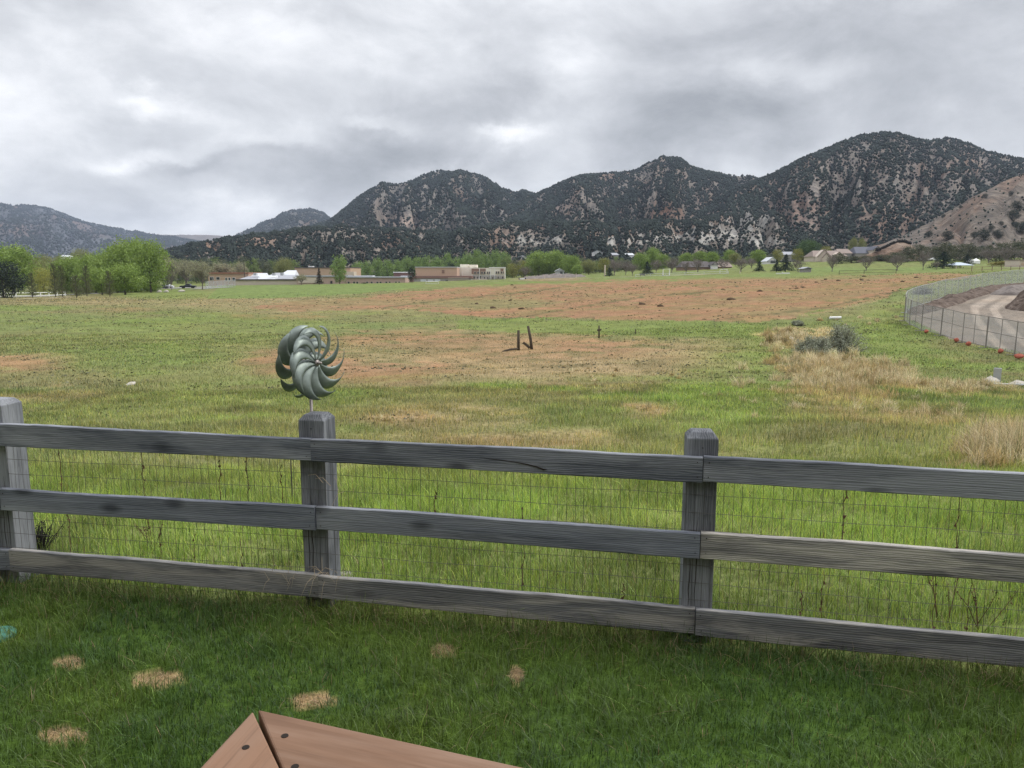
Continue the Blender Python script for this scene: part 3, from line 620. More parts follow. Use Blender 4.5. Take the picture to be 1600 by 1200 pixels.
hill('hillside', [(1330, 392), (1380, 381), (1412, 368), (1450, 349), (1490, 325), (1530, 303), (1560, 288), (1600, 270), (1700, 235), (1900, 190), (2200, 160)], 10, 400, 700, .95, .10, 60, 8, 1500, 1.5, .35, np.array((.142, .122, .106)), .25,
     [(1500, 350, 80, 30, np.array((.155, .13, .11)), .6, .3)], clabel='low brush on the bare tan hillside at right', scol=JUN * 1.6)
hill('hillock', [(1340, 402), (1372, 391), (1392, 383), (1405, 379), (1418, 380), (1432, 388), (1450, 400)], 6, 380, 405, .6, .1, 60, 9, rows=24, soil=np.array((.19, .145, .115)), pale=.2, clabel=None)

# ------------------------------------------------------------------ trees
def leaves(P, size, col, squash=1.0):
    n = len(P); q = rng.normal(size=(n, 3)); q /= np.linalg.norm(q, axis=1)[:, None]; r = rng.normal(size=(n, 3)); r -= q * (r * q).sum(1)[:, None]; r /= np.linalg.norm(r, axis=1)[:, None] + 1e-9
    s = size * rng.uniform(.6, 1.4, (n, 1)); a = r * s; b = np.cross(q, r) * s * .7 * squash
    Vv = np.stack([P - a * .5, P + b * .5, P + a * .6, P - b * .5], 1).reshape(-1, 3)
    T = (np.arange(n) * 4)[:, None] + np.array([[0, 1, 2, 3]]); return Vv, T, np.repeat(col, 4, 0)
def limbs(mb, p, dirv, ln, r, depth, rr_, tips, spread=.55, up=.12, mind=.04, n=5):
    pts = [p]; d = dirv.normalized(); segs = 3
    for i in range(segs):
        d = (d + Vector((rr_.gauss(0, .12), rr_.gauss(0, .12), rr_.gauss(0, .08) + up))).normalized(); pts.append(pts[-1] + d * ln / segs)
    r1 = r * .55; mb.tube(pts, [r + (r1 - r) * i / segs for i in range(segs + 1)], n if depth > 1 else 3, cap=False)
    if depth == 0: tips.append(pts[-1]); return
    k = rr_.choice([3, 4, 4])
    for i in range(k):
        s = rr_.uniform(.45, 1.0) if i < k - 1 else 1.0
        q = pts[0].lerp(pts[-1], s) if s < 1 else pts[-1]
        if s < 1: q = pts[min(segs, int(s * segs))]
        side = Vector((rr_.gauss(0, 1), rr_.gauss(0, 1), rr_.gauss(0, .5))); side -= d * side.dot(d); side.normalize()
        limbs(mb, q, d * (1 - spread) + side * spread * rr_.uniform(.8, 1.5), ln * rr_.uniform(.55, .8), max(r1 * .75, mind), depth - 1, rr_, tips, spread, up, mind, n)
PROTO = {}
SHAPE = {}
def tree_proto(kind, seed):
    """unit-height tree (height 1, crown radius .5) as an Empty with trunk and crown"""
    key = (kind, seed)
    if key in PROTO: return PROTO[key]
    sh = SHAPE.get(kind, kind); rr_ = random.Random(seed * 7 + len(kind)); mb = MB(); tips = []
    root = bpy.data.objects.new(NAME[kind], None); COL.objects.link(root); root.empty_display_size = .2
    g = np.random.default_rng(seed + 100)
    if sh in ('bare', 'sage'):
        limbs(mb, Vector((0, 0, -.02)), Vector((0, 0, 1)), .26, .030, 0, rr_, [], .3)
        top = Vector((0, 0, .22))
        for i in range(6):
            w = i * 1.05 + rr_.uniform(-.3, .3); limbs(mb, top + Vector((0, 0, rr_.uniform(-.08, .04))), Vector((math.cos(w) * .62, math.sin(w) * .62, rr_.uniform(.6, 1.1))), .32, .017, 4, rr_, tips, .42, .10, .0022)
    else:
        hgt = {'spruce': .97, 'pine': .95}.get(sh, .62)
        mb.tube([(0, 0, -.03), (rr_.uniform(-.01, .01), 0, hgt * .4), (rr_.uniform(-.02, .02), rr_.uniform(-.02, .02), hgt)], [.028, .02, .005], 6)
        if sh not in ('spruce', 'pine'):
            for i in range(7):
                w = i * 2.4; z = rr_.uniform(.15, .5); limbs(mb, Vector((0, 0, z)), Vector((math.cos(w), math.sin(w), .8)), .22, .011, 1, rr_, [], .5, .1, .003)
    tm = mb.build('trunk', M['twig'] if sh in ('bare', 'sage') else M['bark'], root)
    P = []; C = []
    cA, cB = np.array(TCOL[kind][0]), np.array(TCOL[kind][1]); size = .03
    if sh in ('spruce', 'pine'):
        lay = 20 if sh == 'spruce' else 15
        for i in range(lay):
            z = .10 + .88 * i / lay; rad = (.5 if sh == 'spruce' else .42) * (1 - (z - .08) / .95) ** (.85 if sh == 'spruce' else .6) * g.uniform(.8, 1.1); nb = max(5, int(16 * rad / .5)) if sh == 'spruce' else max(4, int(9 * rad / .4))
            for b in range(nb):
                w = g.uniform(0, 6.28); L_ = rad * g.uniform(.6, 1.1); m = 26 if sh == 'spruce' else 34; s = g.random(m) ** .7
                P.append(np.stack([np.cos(w) * L_ * s, np.sin(w) * L_ * s, z + .03 * s - .07 * s * s * (1 if sh == 'spruce' else -.6)], 1) + g.normal(0, .016, (m, 3)))
                C.append((cA + (cB - cA) * g.random()) * g.uniform(.7, 1.3, (m, 1)))
        P.append(np.stack([g.normal(0, .012, 30), g.normal(0, .012, 30), g.uniform(.85, 1.0, 30)], 1)); C.append(np.tile(cA, (30, 1)))
    elif sh in ('bare', 'sage'):
        T_ = np.array([tuple(p) for p in tips]); m = 3 if sh == 'bare' else 9
        P.append(np.repeat(T_, m, 0) + g.normal(0, .022, (len(T_) * m, 3))); C.append((cA + (cB - cA) * g.random((len(T_) * m, 1))) * g.uniform(.7, 1.3, (len(T_) * m, 1))); size = .011 if sh == 'bare' else .018
    else:
        # many clumps through a lumpy crown volume, with open gaps between them
        nc = {'cottonwood': 300, 'poplar': 120, 'willow': 150, 'juniper': 170, 'shrub': 110}[sh]; z0, zc, rz = {'cottonwood': (.16, .56, .45), 'poplar': (.05, .52, .49), 'willow': (.10, .52, .48), 'juniper': (.04, .46, .54), 'shrub': (.0, .42, .55)}[sh]
        lob = [(g.uniform(-.24, .24), g.uniform(-.24, .24), g.uniform(.30, .74), g.uniform(.2, .34)) for _ in range(9)]
        while nc > 0:
            p = g.uniform(-1, 1, 3)
            if np.linalg.norm(p) > 1: continue
            q = np.array([p[0] * .5, p[1] * .5, zc + p[2] * rz])
            inl = any(np.hypot(np.hypot(q[0] - a_, q[1] - b_), q[2] - c_) < r_ for a_, b_, c_, r_ in lob)
            if not inl and g.random() < .55: continue
            nc -= 1; sz = g.uniform(.045, .085); m = 30
            e = g.normal(0, 1, (m, 3)) * sz * np.array((1, 1, .75)); e[:, 2] += .3 * np.abs(e[:, 2]) * (sh == 'poplar')
            P.append(q + e); C.append((cA + (cB - cA) * g.random()) * g.uniform(.75, 1.25, (m, 1)))
        size = .034 if sh in ('cottonwood', 'willow', 'juniper') else .045
    P = np.concatenate(P); C = np.concatenate(C)
    Vv, T, cc = leaves(P, size, C); npmesh('crown', Vv, T, M['leaf'], cc, root)
    PROTO[key] = [root, False]; return PROTO[key]
NAME = dict(cottonwood='cottonwood_tree', poplar='poplar_tree', willow='willow_tree', juniper='juniper_tree', shrub='shrub', spruce='spruce_tree', pine='pine_tree', bare='bare_tree', sage='budding_tree')
TCOL = dict(cottonwood=((.165, .245, .05), (.25, .33, .08)), poplar=((.155, .235, .065), (.23, .31, .105)), willow=((.27, .28, .065), (.33, .32, .08)), juniper=((.018, .028, .02), (.032, .044, .030)),
            shrub=((.085, .095, .05), (.13, .125, .07)), spruce=((.018, .032, .024), (.034, .052, .036)), pine=((.085, .098, .045), (.135, .135, .065)), bare=((.17, .14, .13), (.24, .20, .18)), sage=((.29, .29, .18), (.38, .36, .25)))
def tinted(kind, name, A, B, base):
    NAME[kind] = name; TCOL[kind] = (A, B); SHAPE[kind] = base
def tree(kind, px, top, d, wpx, label, cat='tree', group=None, seed=None, sink=0):
    if seed is None: seed = len(COL.objects) % 3
    pr = tree_proto(kind, seed)
    if pr[1]: o = copy_tree(pr[0])
    else: o = pr[0]; pr[1] = True
    b = gpt(px, d); H = max(zat(top, d) - b.z, .5) * 1.02; dep = d * CP + (CZ - b.z) * SP; W = wpx / F * dep
    o.location = b - Vector((0, 0, sink)); o.scale = (W, W, H); o.rotation_euler = (0, 0, random.uniform(0, 6.28)); tag(o, label, cat, group); o.pop('group', None) if not group else None
    return o
G = 'spring green cottonwoods in the left hand grove'
for px, top, d, w, lab in [
 (22, 386, 262, 84, 'broad spring green cottonwood at the left edge, behind the dark evergreen'),
 (112, 402, 270, 56, 'low rounded green cottonwood between the yellow willow and the big grove'),
 (150, 399, 262, 60, 'second cottonwood from the left in the big green grove'),
 (184, 388, 250, 68, 'green cottonwood with a shoulder high crown left of the tallest grove tree'),
 (206, 376, 240, 78, 'tallest green cottonwood with the roundest crown in the left grove'),
 (236, 378, 232, 62, 'green cottonwood with a dark visible trunk at the right end of the grove'),
 (160, 420, 214, 54, 'short front cottonwood at the left foot of the grove'),
 (196, 414, 205, 62, 'short front cottonwood below the tallest grove tree')]:
    tree('cottonwood', px, top, d, w, lab, group=G)
for px, top, d, w in ((104, 434, 276, 34), (128, 437, 268, 30), (146, 434, 270, 34), (170, 436, 262, 34), (190, 438, 256, 34), (214, 437, 250, 34), (238, 441, 246, 28)):
    tree('cottonwood', px, top, d, w, 'low leafy green sapling filling the foot of the left grove', group='low saplings under the left grove', sink=.6)
tree('juniper', 6, 407, 196, 66, 'big dark round evergreen at the left edge of the photo', seed=1)
tree('willow', 69, 417, 236, 34, 'yellow green willow left of the slim pines')
for px, top, d, w, lab in [
 (51, 427, 190, 24, 'small olive pine next to the big dark evergreen'), (87, 413, 192, 26, 'tallest slim pine with a dark tip in front of the willow'), (98, 416, 198, 26, 'slim pine just right of the dark tipped pine'),
 (120, 431, 184, 32, 'broad olive young pine with pale lower trunk'), (136, 416, 196, 28, 'slim dark pine in front of the second cottonwood'), (172, 424, 186, 27, 'thin sparse pine at the right end of the pine row, pale trunk guard')]:
    tree('pine', px, top, d, w, lab, group='young pines in a row along the left road')
for px, top, d, w, lab in [
 (268, 402, 262, 28, 'pale grey budding tree right beside the green grove'), (292, 404, 320, 46, 'wide pale budding tree behind the dark parked pickup'), (317, 406, 255, 38, 'pale budding tree with dark spreading limbs left of the tan school wing'),
 (346, 409, 345, 44, 'wide pale budding tree behind the tan school wing'), (376, 408, 360, 36, 'pale budding tree behind the left end of the grey roofs')]:
    tree('sage', px, top, d, w, lab, group='pale budding trees left of the school')
tinted('palegreen', 'budding_tree', (.19, .21, .075), (.25, .25, .10), 'cottonwood')
# trees round the school
tree('palegreen', 445, 405, 420, 30, 'pale yellow green tree above the grey skylight roofs')
tree('sage', 471, 427, 300, 20, 'small grey green round tree in front of the pinkish school wall', seed=2)
tinted('redspruce', 'spruce_tree', (.040, .034, .026), (.060, .045, .034), 'spruce')
tree('redspruce', 499, 418, 296, 16, 'dark reddish brown spruce in front of the pinkish school wall')
tree('poplar', 531, 400, 302, 27, 'tall green cottonwood covering the end of the tan hall', seed=1)
tree('juniper', 644, 416, 305, 14, 'slender dark green tree beside the dark school porch', seed=2)
tree('shrub', 569, 444, 300, 10, 'low shrub under the long school wing windows', 'shrub')
for i, (px, top, w) in enumerate([(560, 411, 22), (574, 408, 22), (590, 404, 20), (606, 408, 22), (622, 406, 20), (637, 402, 22), (652, 404, 20), (667, 400, 22), (683, 402, 22), (700, 398, 20), (716, 402, 22), (731, 396, 22), (746, 393, 22), (760, 395, 20), (774, 392, 20), (788, 396, 22)]):
    tree('poplar', px, top, 500 + 14 * (i % 3), w, 'pale green young poplar in the long row behind the school', group='poplars in a row behind the school', seed=i % 3)
tree('juniper', 704, 410, 470, 18, 'dark green tree standing out from the poplar row above the gym roof', seed=0)
tinted('yellow', 'willow_tree', (.20, .21, .05), (.25, .235, .055), 'willow')
for px, top, d, w, lab in [(801, 411, 440, 20, 'yellow green bush tree right beside the cream school block'), (818, 406, 450, 22, 'yellow green tree between the cream school block and the big domed cottonwood'), (944, 402, 430, 20, 'yellow green tree behind the small dark spruce'), (1214, 389, 440, 18, 'small yellow green tree left of the white gabled house'), (1246, 388, 440, 18, 'yellow green tree just left of the big round green tree'), (1290, 384, 450, 20, 'olive yellow tree behind the tan shingled house')]:
    tree('yellow', px, top, d, w, lab)
tinted('grey', 'bare_tree', (.17, .155, .13), (.23, .20, .17), 'bare')
tree('bare', 821, 415, 420, 22, 'brownish bare bush tree left of the big domed cottonwood')
for px, top, d, w, lab in [(842, 394, 430, 44, 'left half of the big domed green cottonwood pair behind the soil bank'), (866, 393, 432, 48, 'right half of the big domed green cottonwood pair behind the soil bank'), (893, 400, 420, 30, 'green cottonwood right of the big domed pair'),
      (902, 414, 390, 18, 'small light green tree in front of the cottonwood beside the grey playhouse'), (1000, 396, 430, 26, 'green tree behind the right one of the brown bare trees'), (1020, 388, 440, 26, 'tall bright green tree above the dark spruce'), (1036, 398, 430, 20, 'low green tree right of the tall bright green one'),
      (1072, 396, 440, 24, 'olive green tree at the left of the green row behind the bare orchard'), (1094, 393, 440, 24, 'bright green tree in the middle of the green row behind the bare orchard'), (1112, 394, 430, 22, 'deep green round tree at the right of the green row behind the bare orchard'), (1140, 391, 440, 22, 'green tree behind the bare tree with a dark trunk'), (1184, 391, 430, 24, 'dull olive tree above the small conical spruce')]:
    tree('cottonwood', px, top, d, w, lab)
tinted('deep', 'cottonwood_tree', (.055, .10, .028), (.085, .14, .04), 'cottonwood')
tree('deep', 1262, 376, 455, 34, 'big round deep green tree left of the tan shingled house', seed=1)
tree('palegreen', 920, 407, 400, 26, 'white blossoming pale tree right of the grey playhouse', seed=2)
tree('palegreen', 1148, 396, 420, 20, 'pale silvery green tree behind the dark trunked bare tree', seed=1)
GB = 'bare brown trees along the far edge of the red field'
for px, top, d, w, lab in [(960, 403, 330, 30, 'bare brown tree right of the small dark spruce'), (978, 406, 320, 26, 'bare brown tree in the middle of the three left bare trees'), (988, 410, 295, 24, 'bare brown tree nearest the field, with a dark trunk on the grass'),
      (1050, 402, 320, 34, 'bare grey tree just right of the white goal frame'), (1025, 404, 330, 24, 'thin bare grey tree behind the dark spruce'), (1072, 406, 300, 24, 'slim bare tree standing on the pale rail fence line'), (1090, 403, 310, 32, 'purple brown bare tree in front of the long grey roof'),
      (1130, 404, 330, 32, 'bare tree between the white gable and the dark trunked tree'), (1158, 402, 285, 36, 'tall bare tree with a straight dark trunk left of the conical spruce'), (1174, 402, 330, 26, 'faint bare tree behind the conical spruce')]:
    tree('bare', px, top, d, w, lab, group=GB)
for px, top, d, w, lab in [(1247, 404, 262, 28, 'bare crooked tree left of the small grey shed'), (1300, 396, 250, 28, 'bare tree with a dark trunk in front of the tan shingled house'), (1353, 399, 250, 28, 'bare grey tree on the field edge below the dark blue grey roof'),
      (1402, 396, 248, 36, 'widest bare grey tree on the bright lawn strip'), (1442, 389, 250, 26, 'tall thin pale bare tree left of the big dark pine'), (1463, 407, 250, 16, 'small bare sapling beside the big dark pine')]:
    tree('grey', px, top, d, w, lab, group='bare trees on the sports lawn')
for px, top, d, w, lab, k in [(952, 418, 300, 14, 'small dark spruce at the left of the brown bare trees', 'spruce'), (1011, 408, 292, 18, 'dark conical spruce by the park bench', 'spruce'), (1186, 408, 280, 15, 'dark conical spruce left of the white gabled house', 'spruce'),
      (1213, 405, 272, 14, 'narrow dark spruce joined to the wide blue green one', 'spruce'), (1227, 397, 270, 26, 'wide dark blue green spruce by the white board', 'spruce'), (1473, 393, 262, 36, 'big dark pine left of the blue roofed pavilion', 'spruce'), (1511, 397, 300, 20, 'dark spruce behind the blue roofed pavilion', 'spruce')]:
    tree(k, px, top, d, w * 1.35, lab)
for px, top, d, w, lab in [(1332, 373, 455, 14, 'left one of the two bright yellow green saplings above the dark roofs'), (1345, 374, 455, 13, 'right one of the two bright yellow green saplings above the dark roofs')]:
    tree('palegreen', px, top, d, w, lab)
tinted('brush', 'scrub_oak', (.055, .065, .035), (.10, .10, .06), 'shrub')
GS = 'olive scrub oaks at the foot of the tan hillside'
for i, (px, top, w) in enumerate([(1310, 396, 22), (1330, 399, 24), (1352, 400, 26), (1378, 398, 26), (1400, 393, 26), (1418, 386, 24), (1436, 382, 26), (1455, 384, 26), (1474, 379, 26), (1492, 383, 28), (1512, 379, 28), (1533, 386, 28), (1556, 380, 30), (1580, 377, 32), (1602, 374, 34), (1625, 372, 34), (1650, 370, 36)]):
    tree('brush', px, top, 352 + 9 * (i % 4), w * 1.25, 'dull olive scrub oak in the thicket below the tan hillside', 'shrub', GS, seed=i % 3)
for px, top, w, lab in [(1545, 386, 40, 'left grey bare thicket tree behind the white tents'), (1572, 384, 36, 'middle grey bare thicket tree above the yellow hedge'), (1600, 388, 40, 'grey bare thicket tree at the right edge of the photo')]:
    tree('grey', px, top, 330, w, lab)
tinted('fill', 'valley_tree', (.085, .10, .06), (.15, .155, .10), 'shrub'); tinted('fillgreen', 'valley_tree', (.12, .17, .05), (.19, .23, .085), 'shrub')
for i, px in enumerate(list(np.arange(792, 1275, 11.5)) + list(np.arange(1300, 1400, 16))):
    tree('fillgreen' if i % 3 == 0 else 'fill', px, 401 + (i * 7 % 5) * 1.7 - (px > 1000) * 2 - (px > 1290) * 8, 452 + 11 * (i % 4), 22 + 3 * (i % 3), 'small bushy tree in the strip between the park and the foothills', group='bushy trees between the park and the foothills', seed=i % 3)
for i, px in enumerate(np.arange(262, 470, 15)):
    tree('fillgreen' if i % 2 else 'fill', px, 402 + (i * 5 % 4) * 1.8, 440 + 12 * (i % 3), 28, 'bushy pale tree behind the low left school wing', group='bushy trees behind the left school wing', seed=i % 3)
tinted('hedge', 'hedge', (.17, .15, .03), (.23, .18, .04), 'shrub')
tree('hedge', 1570, 408, 285, 46, 'low yellow hedge left of the tan block at right', 'hedge', seed=1)
# far valley groves on the left
for i, (px, top, d, w) in enumerate([(45, 398, 420, 30), (70, 400, 520, 34), (96, 402, 640, 36), (130, 391, 800, 36), (255, 398, 600, 40), (60, 407, 360, 40), (35, 404, 330, 30), (90, 409, 330, 36)]):
    tree('palegreen', px, top, d, w, 'soft green valley tree far behind the left road', group='valley trees behind the left road', seed=i % 3)
# dark shrubs on the bare tan hillside and along the hillock
xs, ds, zs = HILLS[-2]
for i, (px, py, w) in enumerate([(1503, 318, 7), (1539, 310, 9), (1532, 303, 6), (1590, 330, 18), (1582, 345, 20), (1565, 352, 8), (1550, 360, 10), (1585, 356, 12), (1450, 371, 12), (1474, 340, 7), (1523, 372, 12), (1598, 366, 22), (1560, 372, 16), (1580, 306, 9), (1500, 326, 6), (1415, 352, 9), (1428, 360, 8), (1440, 352, 8), (1535, 375, 22), (1480, 377, 20)]):
    PXg, PYg = to_px(xs, ds, zs); k = np.argmin((PXg - px) ** 2 + (PYg - py) ** 2 + 1e6 * (ds > 740)); X_, Y_, Z_ = xs.ravel()[k], ds.ravel()[k], zs.ravel()[k]; W = w / F * Y_
    pr = tree_proto('juniper', i % 3); o = copy_tree(pr[0]) if pr[1] else pr[0]; pr[1] = True
    o.location = (X_, Y_, Z_ - .2); o.scale = (W, W, W * .85); o.rotation_euler = (0, 0, i * 1.3); tag(o, 'dark lone juniper bush on the bare tan hillside', 'shrub', 'lone junipers on the tan hillside')
xs, ds, zs = HILLS[-1]; n = 0
mb_pts = []
for px in np.arange(1370, 1424, 3.4):
    PXg, PYg = to_px(xs, ds, zs); col_ = np.argmin(np.abs(PXg[10] - px)); r_ = np.argmin(PYg[:, col_]); mb_pts.append((xs[r_, col_], ds[r_, col_], zs[r_, col_]))
P_ = np.array([(p[0] + q, p[1], p[2] + r * .4) for p in mb_pts for q, r in ((-.4, 0), (.2, 1), (.6, .2))]); o = scrub_mesh('hedge', P_, np.full(len(P_), .95), np.tile(np.array((.03, .028, .025)), (len(P_), 1)))
tag(o, 'dark arched hedge along the crest of the small tan mound', 'hedge')

# ------------------------------------------------------------------ buildings
def bmat(name, col, rough=.85): 
    if name not in M: M[name] = plain(name, col, rough, .15, 0, .12, 1.2)
    return M[name]
M['glass'] = plain('window_glass', (.045, .05, .055), .15, .6, 0, .1, 1)
bmat('stucco_tan', (.47, .335, .25)); bmat('stucco_pink', (.45, .33, .28)); bmat('stucco_pale', (.55, .47, .40)); bmat('stucco_cream', (.70, .66, .57)); bmat('brick_maroon', (.22, .135, .12)); bmat('stucco_brown', (.24, .16, .125))
bmat('roof_dark', (.10, .09, .09)); bmat('roof_grey', (.33, .34, .37), .5); bmat('roof_light', (.55, .57, .60), .5); bmat('roof_red', (.30, .14, .10)); bmat('wall_grey', (.33, .31, .30)); bmat('wall_white', (.72, .71, .70)); bmat('roof_tan', (.26, .21, .185)); bmat('roof_blue', (.115, .12, .145)); bmat('dark_and_shade', (.04, .04, .045)); bmat('pole_white', (.75, .75, .74))
bmat('metal_grey', (.42, .44, .46), .45); bmat('wood_brown', (.20, .14, .10))
def B(root, x0, x1, t, b, d, dep, mat, name='wall', y=0):
    """box part from photograph columns x0..x1, rows t (top) .. b (base) at distance d, dep metres deep"""
    r = root.location; p0, p1 = at(x0, 430, d), at(x1, 430, d); z1 = zat(t, d); z0 = zat(b, d) if b is not None else min(g1(p0.x, d), g1(p1.x, d)) - .4
    mb = MB(); mb.box((p0.x - r.x, d + y - r.y, z0 - r.z), (p1.x - r.x, d + y + dep - r.y, z1 - r.z)); return mb.build(name, M[mat], root)
def bld(name, px, d, label, cat='building', group=None): return empty(name, gpt(px, d), 0, label, cat, group)
def windows(root, d, row, y, trim='wall_white'):
    for x0, x1, t, b in row:
        f = B(root, x0 - .5, x1 + .5, t - .4, b + .4, d, .12, trim, 'window', y - .12); g_ = B(root, x0, x1, t, b, d, .06, 'glass', 'pane', y - .16); g_.parent = f
# tan wing at the left
b = bld('school_wing', 355, 335, 'low tan school wing with a red roof edge left of the grey skylight roofs')
B(b, 325, 388, 427.5, None, 335, 18, 'stucco_tan'); B(b, 324, 389, 425.8, 427.6, 335, 19, 'roof_red', 'roof', -.6)
windows(b, 335, [(324.8 + 3, 331, 433, 438), (331.8, 333.5, 433, 438), (338, 343, 433, 437), (352, 354.5, 434, 438.5), (357, 359.5, 434, 438.5), (363, 367, 434, 438.5)], 0)
b = bld('roofed_hall', 415, 325, 'low school hall under bright grey sloping skylight roofs')
B(b, 368, 465, 438, None, 325, 10, 'stucco_pale'); B(b, 367, 466, 436.2, 438.1, 325, 11, 'roof_dark', 'roof_edge', -.5)
for k, (x0, x1, t0, t1) in enumerate([(372, 400, 433.5, 436.5), (398, 430, 432, 436.5), (428, 463, 431.5, 436.5), (384, 414, 428.5, 433), (416, 446, 428, 432), (436, 461, 424, 430)]):
    mb = MB(); r = b.location; d = 327 + 3 * k; p0, p1 = at(x0, 430, d), at(x1, 430, d); za, zb = zat(t1, d), zat(t0, d)
    mb.add([(p0.x - r.x, d - r.y, za - r.z - .6), (p1.x - r.x, d - r.y, za - r.z - .6), (p1.x - r.x, d + 8 - r.y, za - r.z - .6), (p0.x - r.x, d + 8 - r.y, za - r.z - .6),
            (p0.x - r.x, d - r.y, za - r.z), (p1.x - r.x, d - r.y, za - r.z), (p1.x - 1.5 - r.x, d + 8 - r.y, zb - r.z + .5), (p0.x + 1.5 - r.x, d + 8 - r.y, zb - r.z + .5)],
           [(0, 3, 2, 1), (4, 5, 6, 7), (0, 1, 5, 4), (1, 2, 6, 5), (2, 3, 7, 6), (3, 0, 4, 7)]); mb.build('roof', M['roof_light' if k % 2 else 'roof_grey'], b)
for x in (396, 425, 438): B(b, x, x + 4, 426.5, 430.5, 332, 2, 'metal_grey', 'vent')
b = bld('school_hall', 505, 352, 'tall plain tan school hall behind the dark reddish spruce')
B(b, 461, 548, 418.6, None, 352, 24, 'stucco_tan'); B(b, 460.5, 548.5, 417.4, 418.7, 352, 25, 'roof_dark', 'roof', -.4); B(b, 482, 489, 415.8, 417.4, 356, 3, 'wall_white', 'vent'); B(b, 540, 553, 424.5, None, 346, 6, 'stucco_pale', 'annex')
b = bld('school_wing', 485, 318, 'pinkish school wall with a low grey roof around the reddish spruce')
B(b, 463, 541, 432.5, None, 318, 12, 'stucco_pink'); B(b, 462, 542, 430.4, 432.6, 318, 13, 'roof_grey', 'roof', -.5); B(b, 466, 504, 433.5, 442, 318, .3, 'stucco_pale', 'panel', -.3); B(b, 516, 519, 439, 443, 318, .2, 'dark_and_shade', 'door', -.2)
b = bld('school_wing', 585, 314, 'long low pinkish school wing with a row of dark windows')
B(b, 541.3, 633, 434, None, 314, 14, 'stucco_pink'); B(b, 541, 633.5, 432.4, 434.1, 314, 15, 'roof_grey', 'roof', -.6); B(b, 553, 582, 430.6, 432.4, 318, 6, 'roof_light', 'skylight')
windows(b, 314, [(543, 546, 440, 443), (551.5, 554.5, 440, 443), (556.5, 559.5, 440, 443), (572, 575, 440, 443), (579, 582, 440, 443), (588, 591, 440, 443), (593, 596, 440, 443), (602, 605, 440, 443), (607.5, 610, 440, 443), (617, 620, 440, 443), (622, 625, 440, 443)], 0, 'stucco_pale')
b = bld('school_porch', 630, 330, 'small maroon school entrance block with its porch shade put in as a dark box')
B(b, 615, 641, 426, None, 330, 12, 'brick_maroon'); B(b, 614.6, 641.6, 424.8, 426.1, 330, 13, 'wall_white', 'roof', -.6); B(b, 631.5, 639.5, 433.5, 440, 330, .5, 'dark_and_shade', 'porch', -.5); B(b, 627, 643, 430.8, 433, 329, 3, 'roof_light', 'canopy', -2)  # dark box in front of the wall stands in for the porch's shade
b = bld('gym', 682, 365, 'tan windowless gym block with one small brown square, above a maroon band')
B(b, 649, 714, 417.8, 431.3, 365, 26, 'stucco_tan'); B(b, 648.6, 714.4, 416.9, 417.9, 365, 27, 'roof_light', 'roof', -.5); B(b, 645, 737, 431.2, 435, 362, 28, 'brick_maroon', 'band'); B(b, 646, 736, 434.9, None, 362.4, 26, 'wall_grey'); B(b, 690.5, 694.5, 422, 426.6, 365, .3, 'stucco_brown', 'window', -.3)
for x in (657, 668, 679): B(b, x, x + 9, 436.5, 441.5, 362.4, .3, 'roof_light', 'door', -.3)
B(b, 696, 700, 438, 443, 362.4, .3, 'dark_and_shade', 'door', -.3)
for k in range(3): B(b, 700, 732, 434 + 2.1 * k, 434.7 + 2.1 * k, 361.8, .3, 'stucco_pale', 'stripe')
b = bld('school_block', 725, 385, 'tall blank cream school block with two raised cream boxes on its roof')
B(b, 713, 738, 418, None, 385, 26, 'stucco_cream'); B(b, 719, 731, 413, 418, 388, 14, 'stucco_cream', 'roof_box'); B(b, 733.5, 745, 413.6, 418, 388, 14, 'stucco_cream', 'roof_box'); B(b, 701.5, 713, 418.2, 431, 384, 20, 'stucco_pale', 'annex')
for x in (703, 707, 717.5, 722): B(b, x, x + .8, 424, 431, 383.6, .3, 'pole_white', 'post')
b = bld('school_block', 763, 378, 'two storey cream and brown school block with rows of small dark windows')
B(b, 736.5, 789, 418.6, None, 378, 24, 'stucco_cream'); B(b, 764, 789.4, 417.4, 418.7, 378, 25, 'wall_white', 'roof', -.3); B(b, 737, 748.6, 419.6, 428, 378, .4, 'stucco_brown', 'panel', -.4); B(b, 750, 759, 419.6, 428, 378, .4, 'stucco_brown', 'panel', -.4); B(b, 782, 786.6, 419.8, 428, 378, .4, 'stucco_brown', 'panel', -.4)
B(b, 737, 788, 430.4, 435.5, 378, .4, 'wall_grey', 'panel', -.4); B(b, 733, 762, 435.5, None, 377.4, .5, 'stucco_pale', 'base', -.3)
windows(b, 378, [(741, 743.6, 424.6, 428), (746, 748.4, 424.6, 428), (752, 754.4, 424.6, 428), (756, 758.4, 424.6, 428), (761, 762.6, 424.6, 428), (763.8, 765.4, 424.6, 428), (775, 776.8, 424.2, 427.6), (778.2, 780, 424.2, 427.6), (782.6, 784.4, 424.2, 427.6), (785.4, 787, 424.2, 427.6),
   (740, 742, 432, 436.5), (745, 747, 432, 436.5), (750, 752, 431, 436), (756, 758.2, 433, 436.5), (761, 763, 433, 436.5), (769, 771, 432.6, 436), (777.5, 779.5, 431.8, 435.4), (784.5, 786.5, 431.8, 435.4)], -.4, 'stucco_pale')
for k, x in enumerate((749.2, 766.3, 773, 789.6)): B(b, x - .3, x + .3, 419, 440, 377, .3, 'pole_white', 'post')
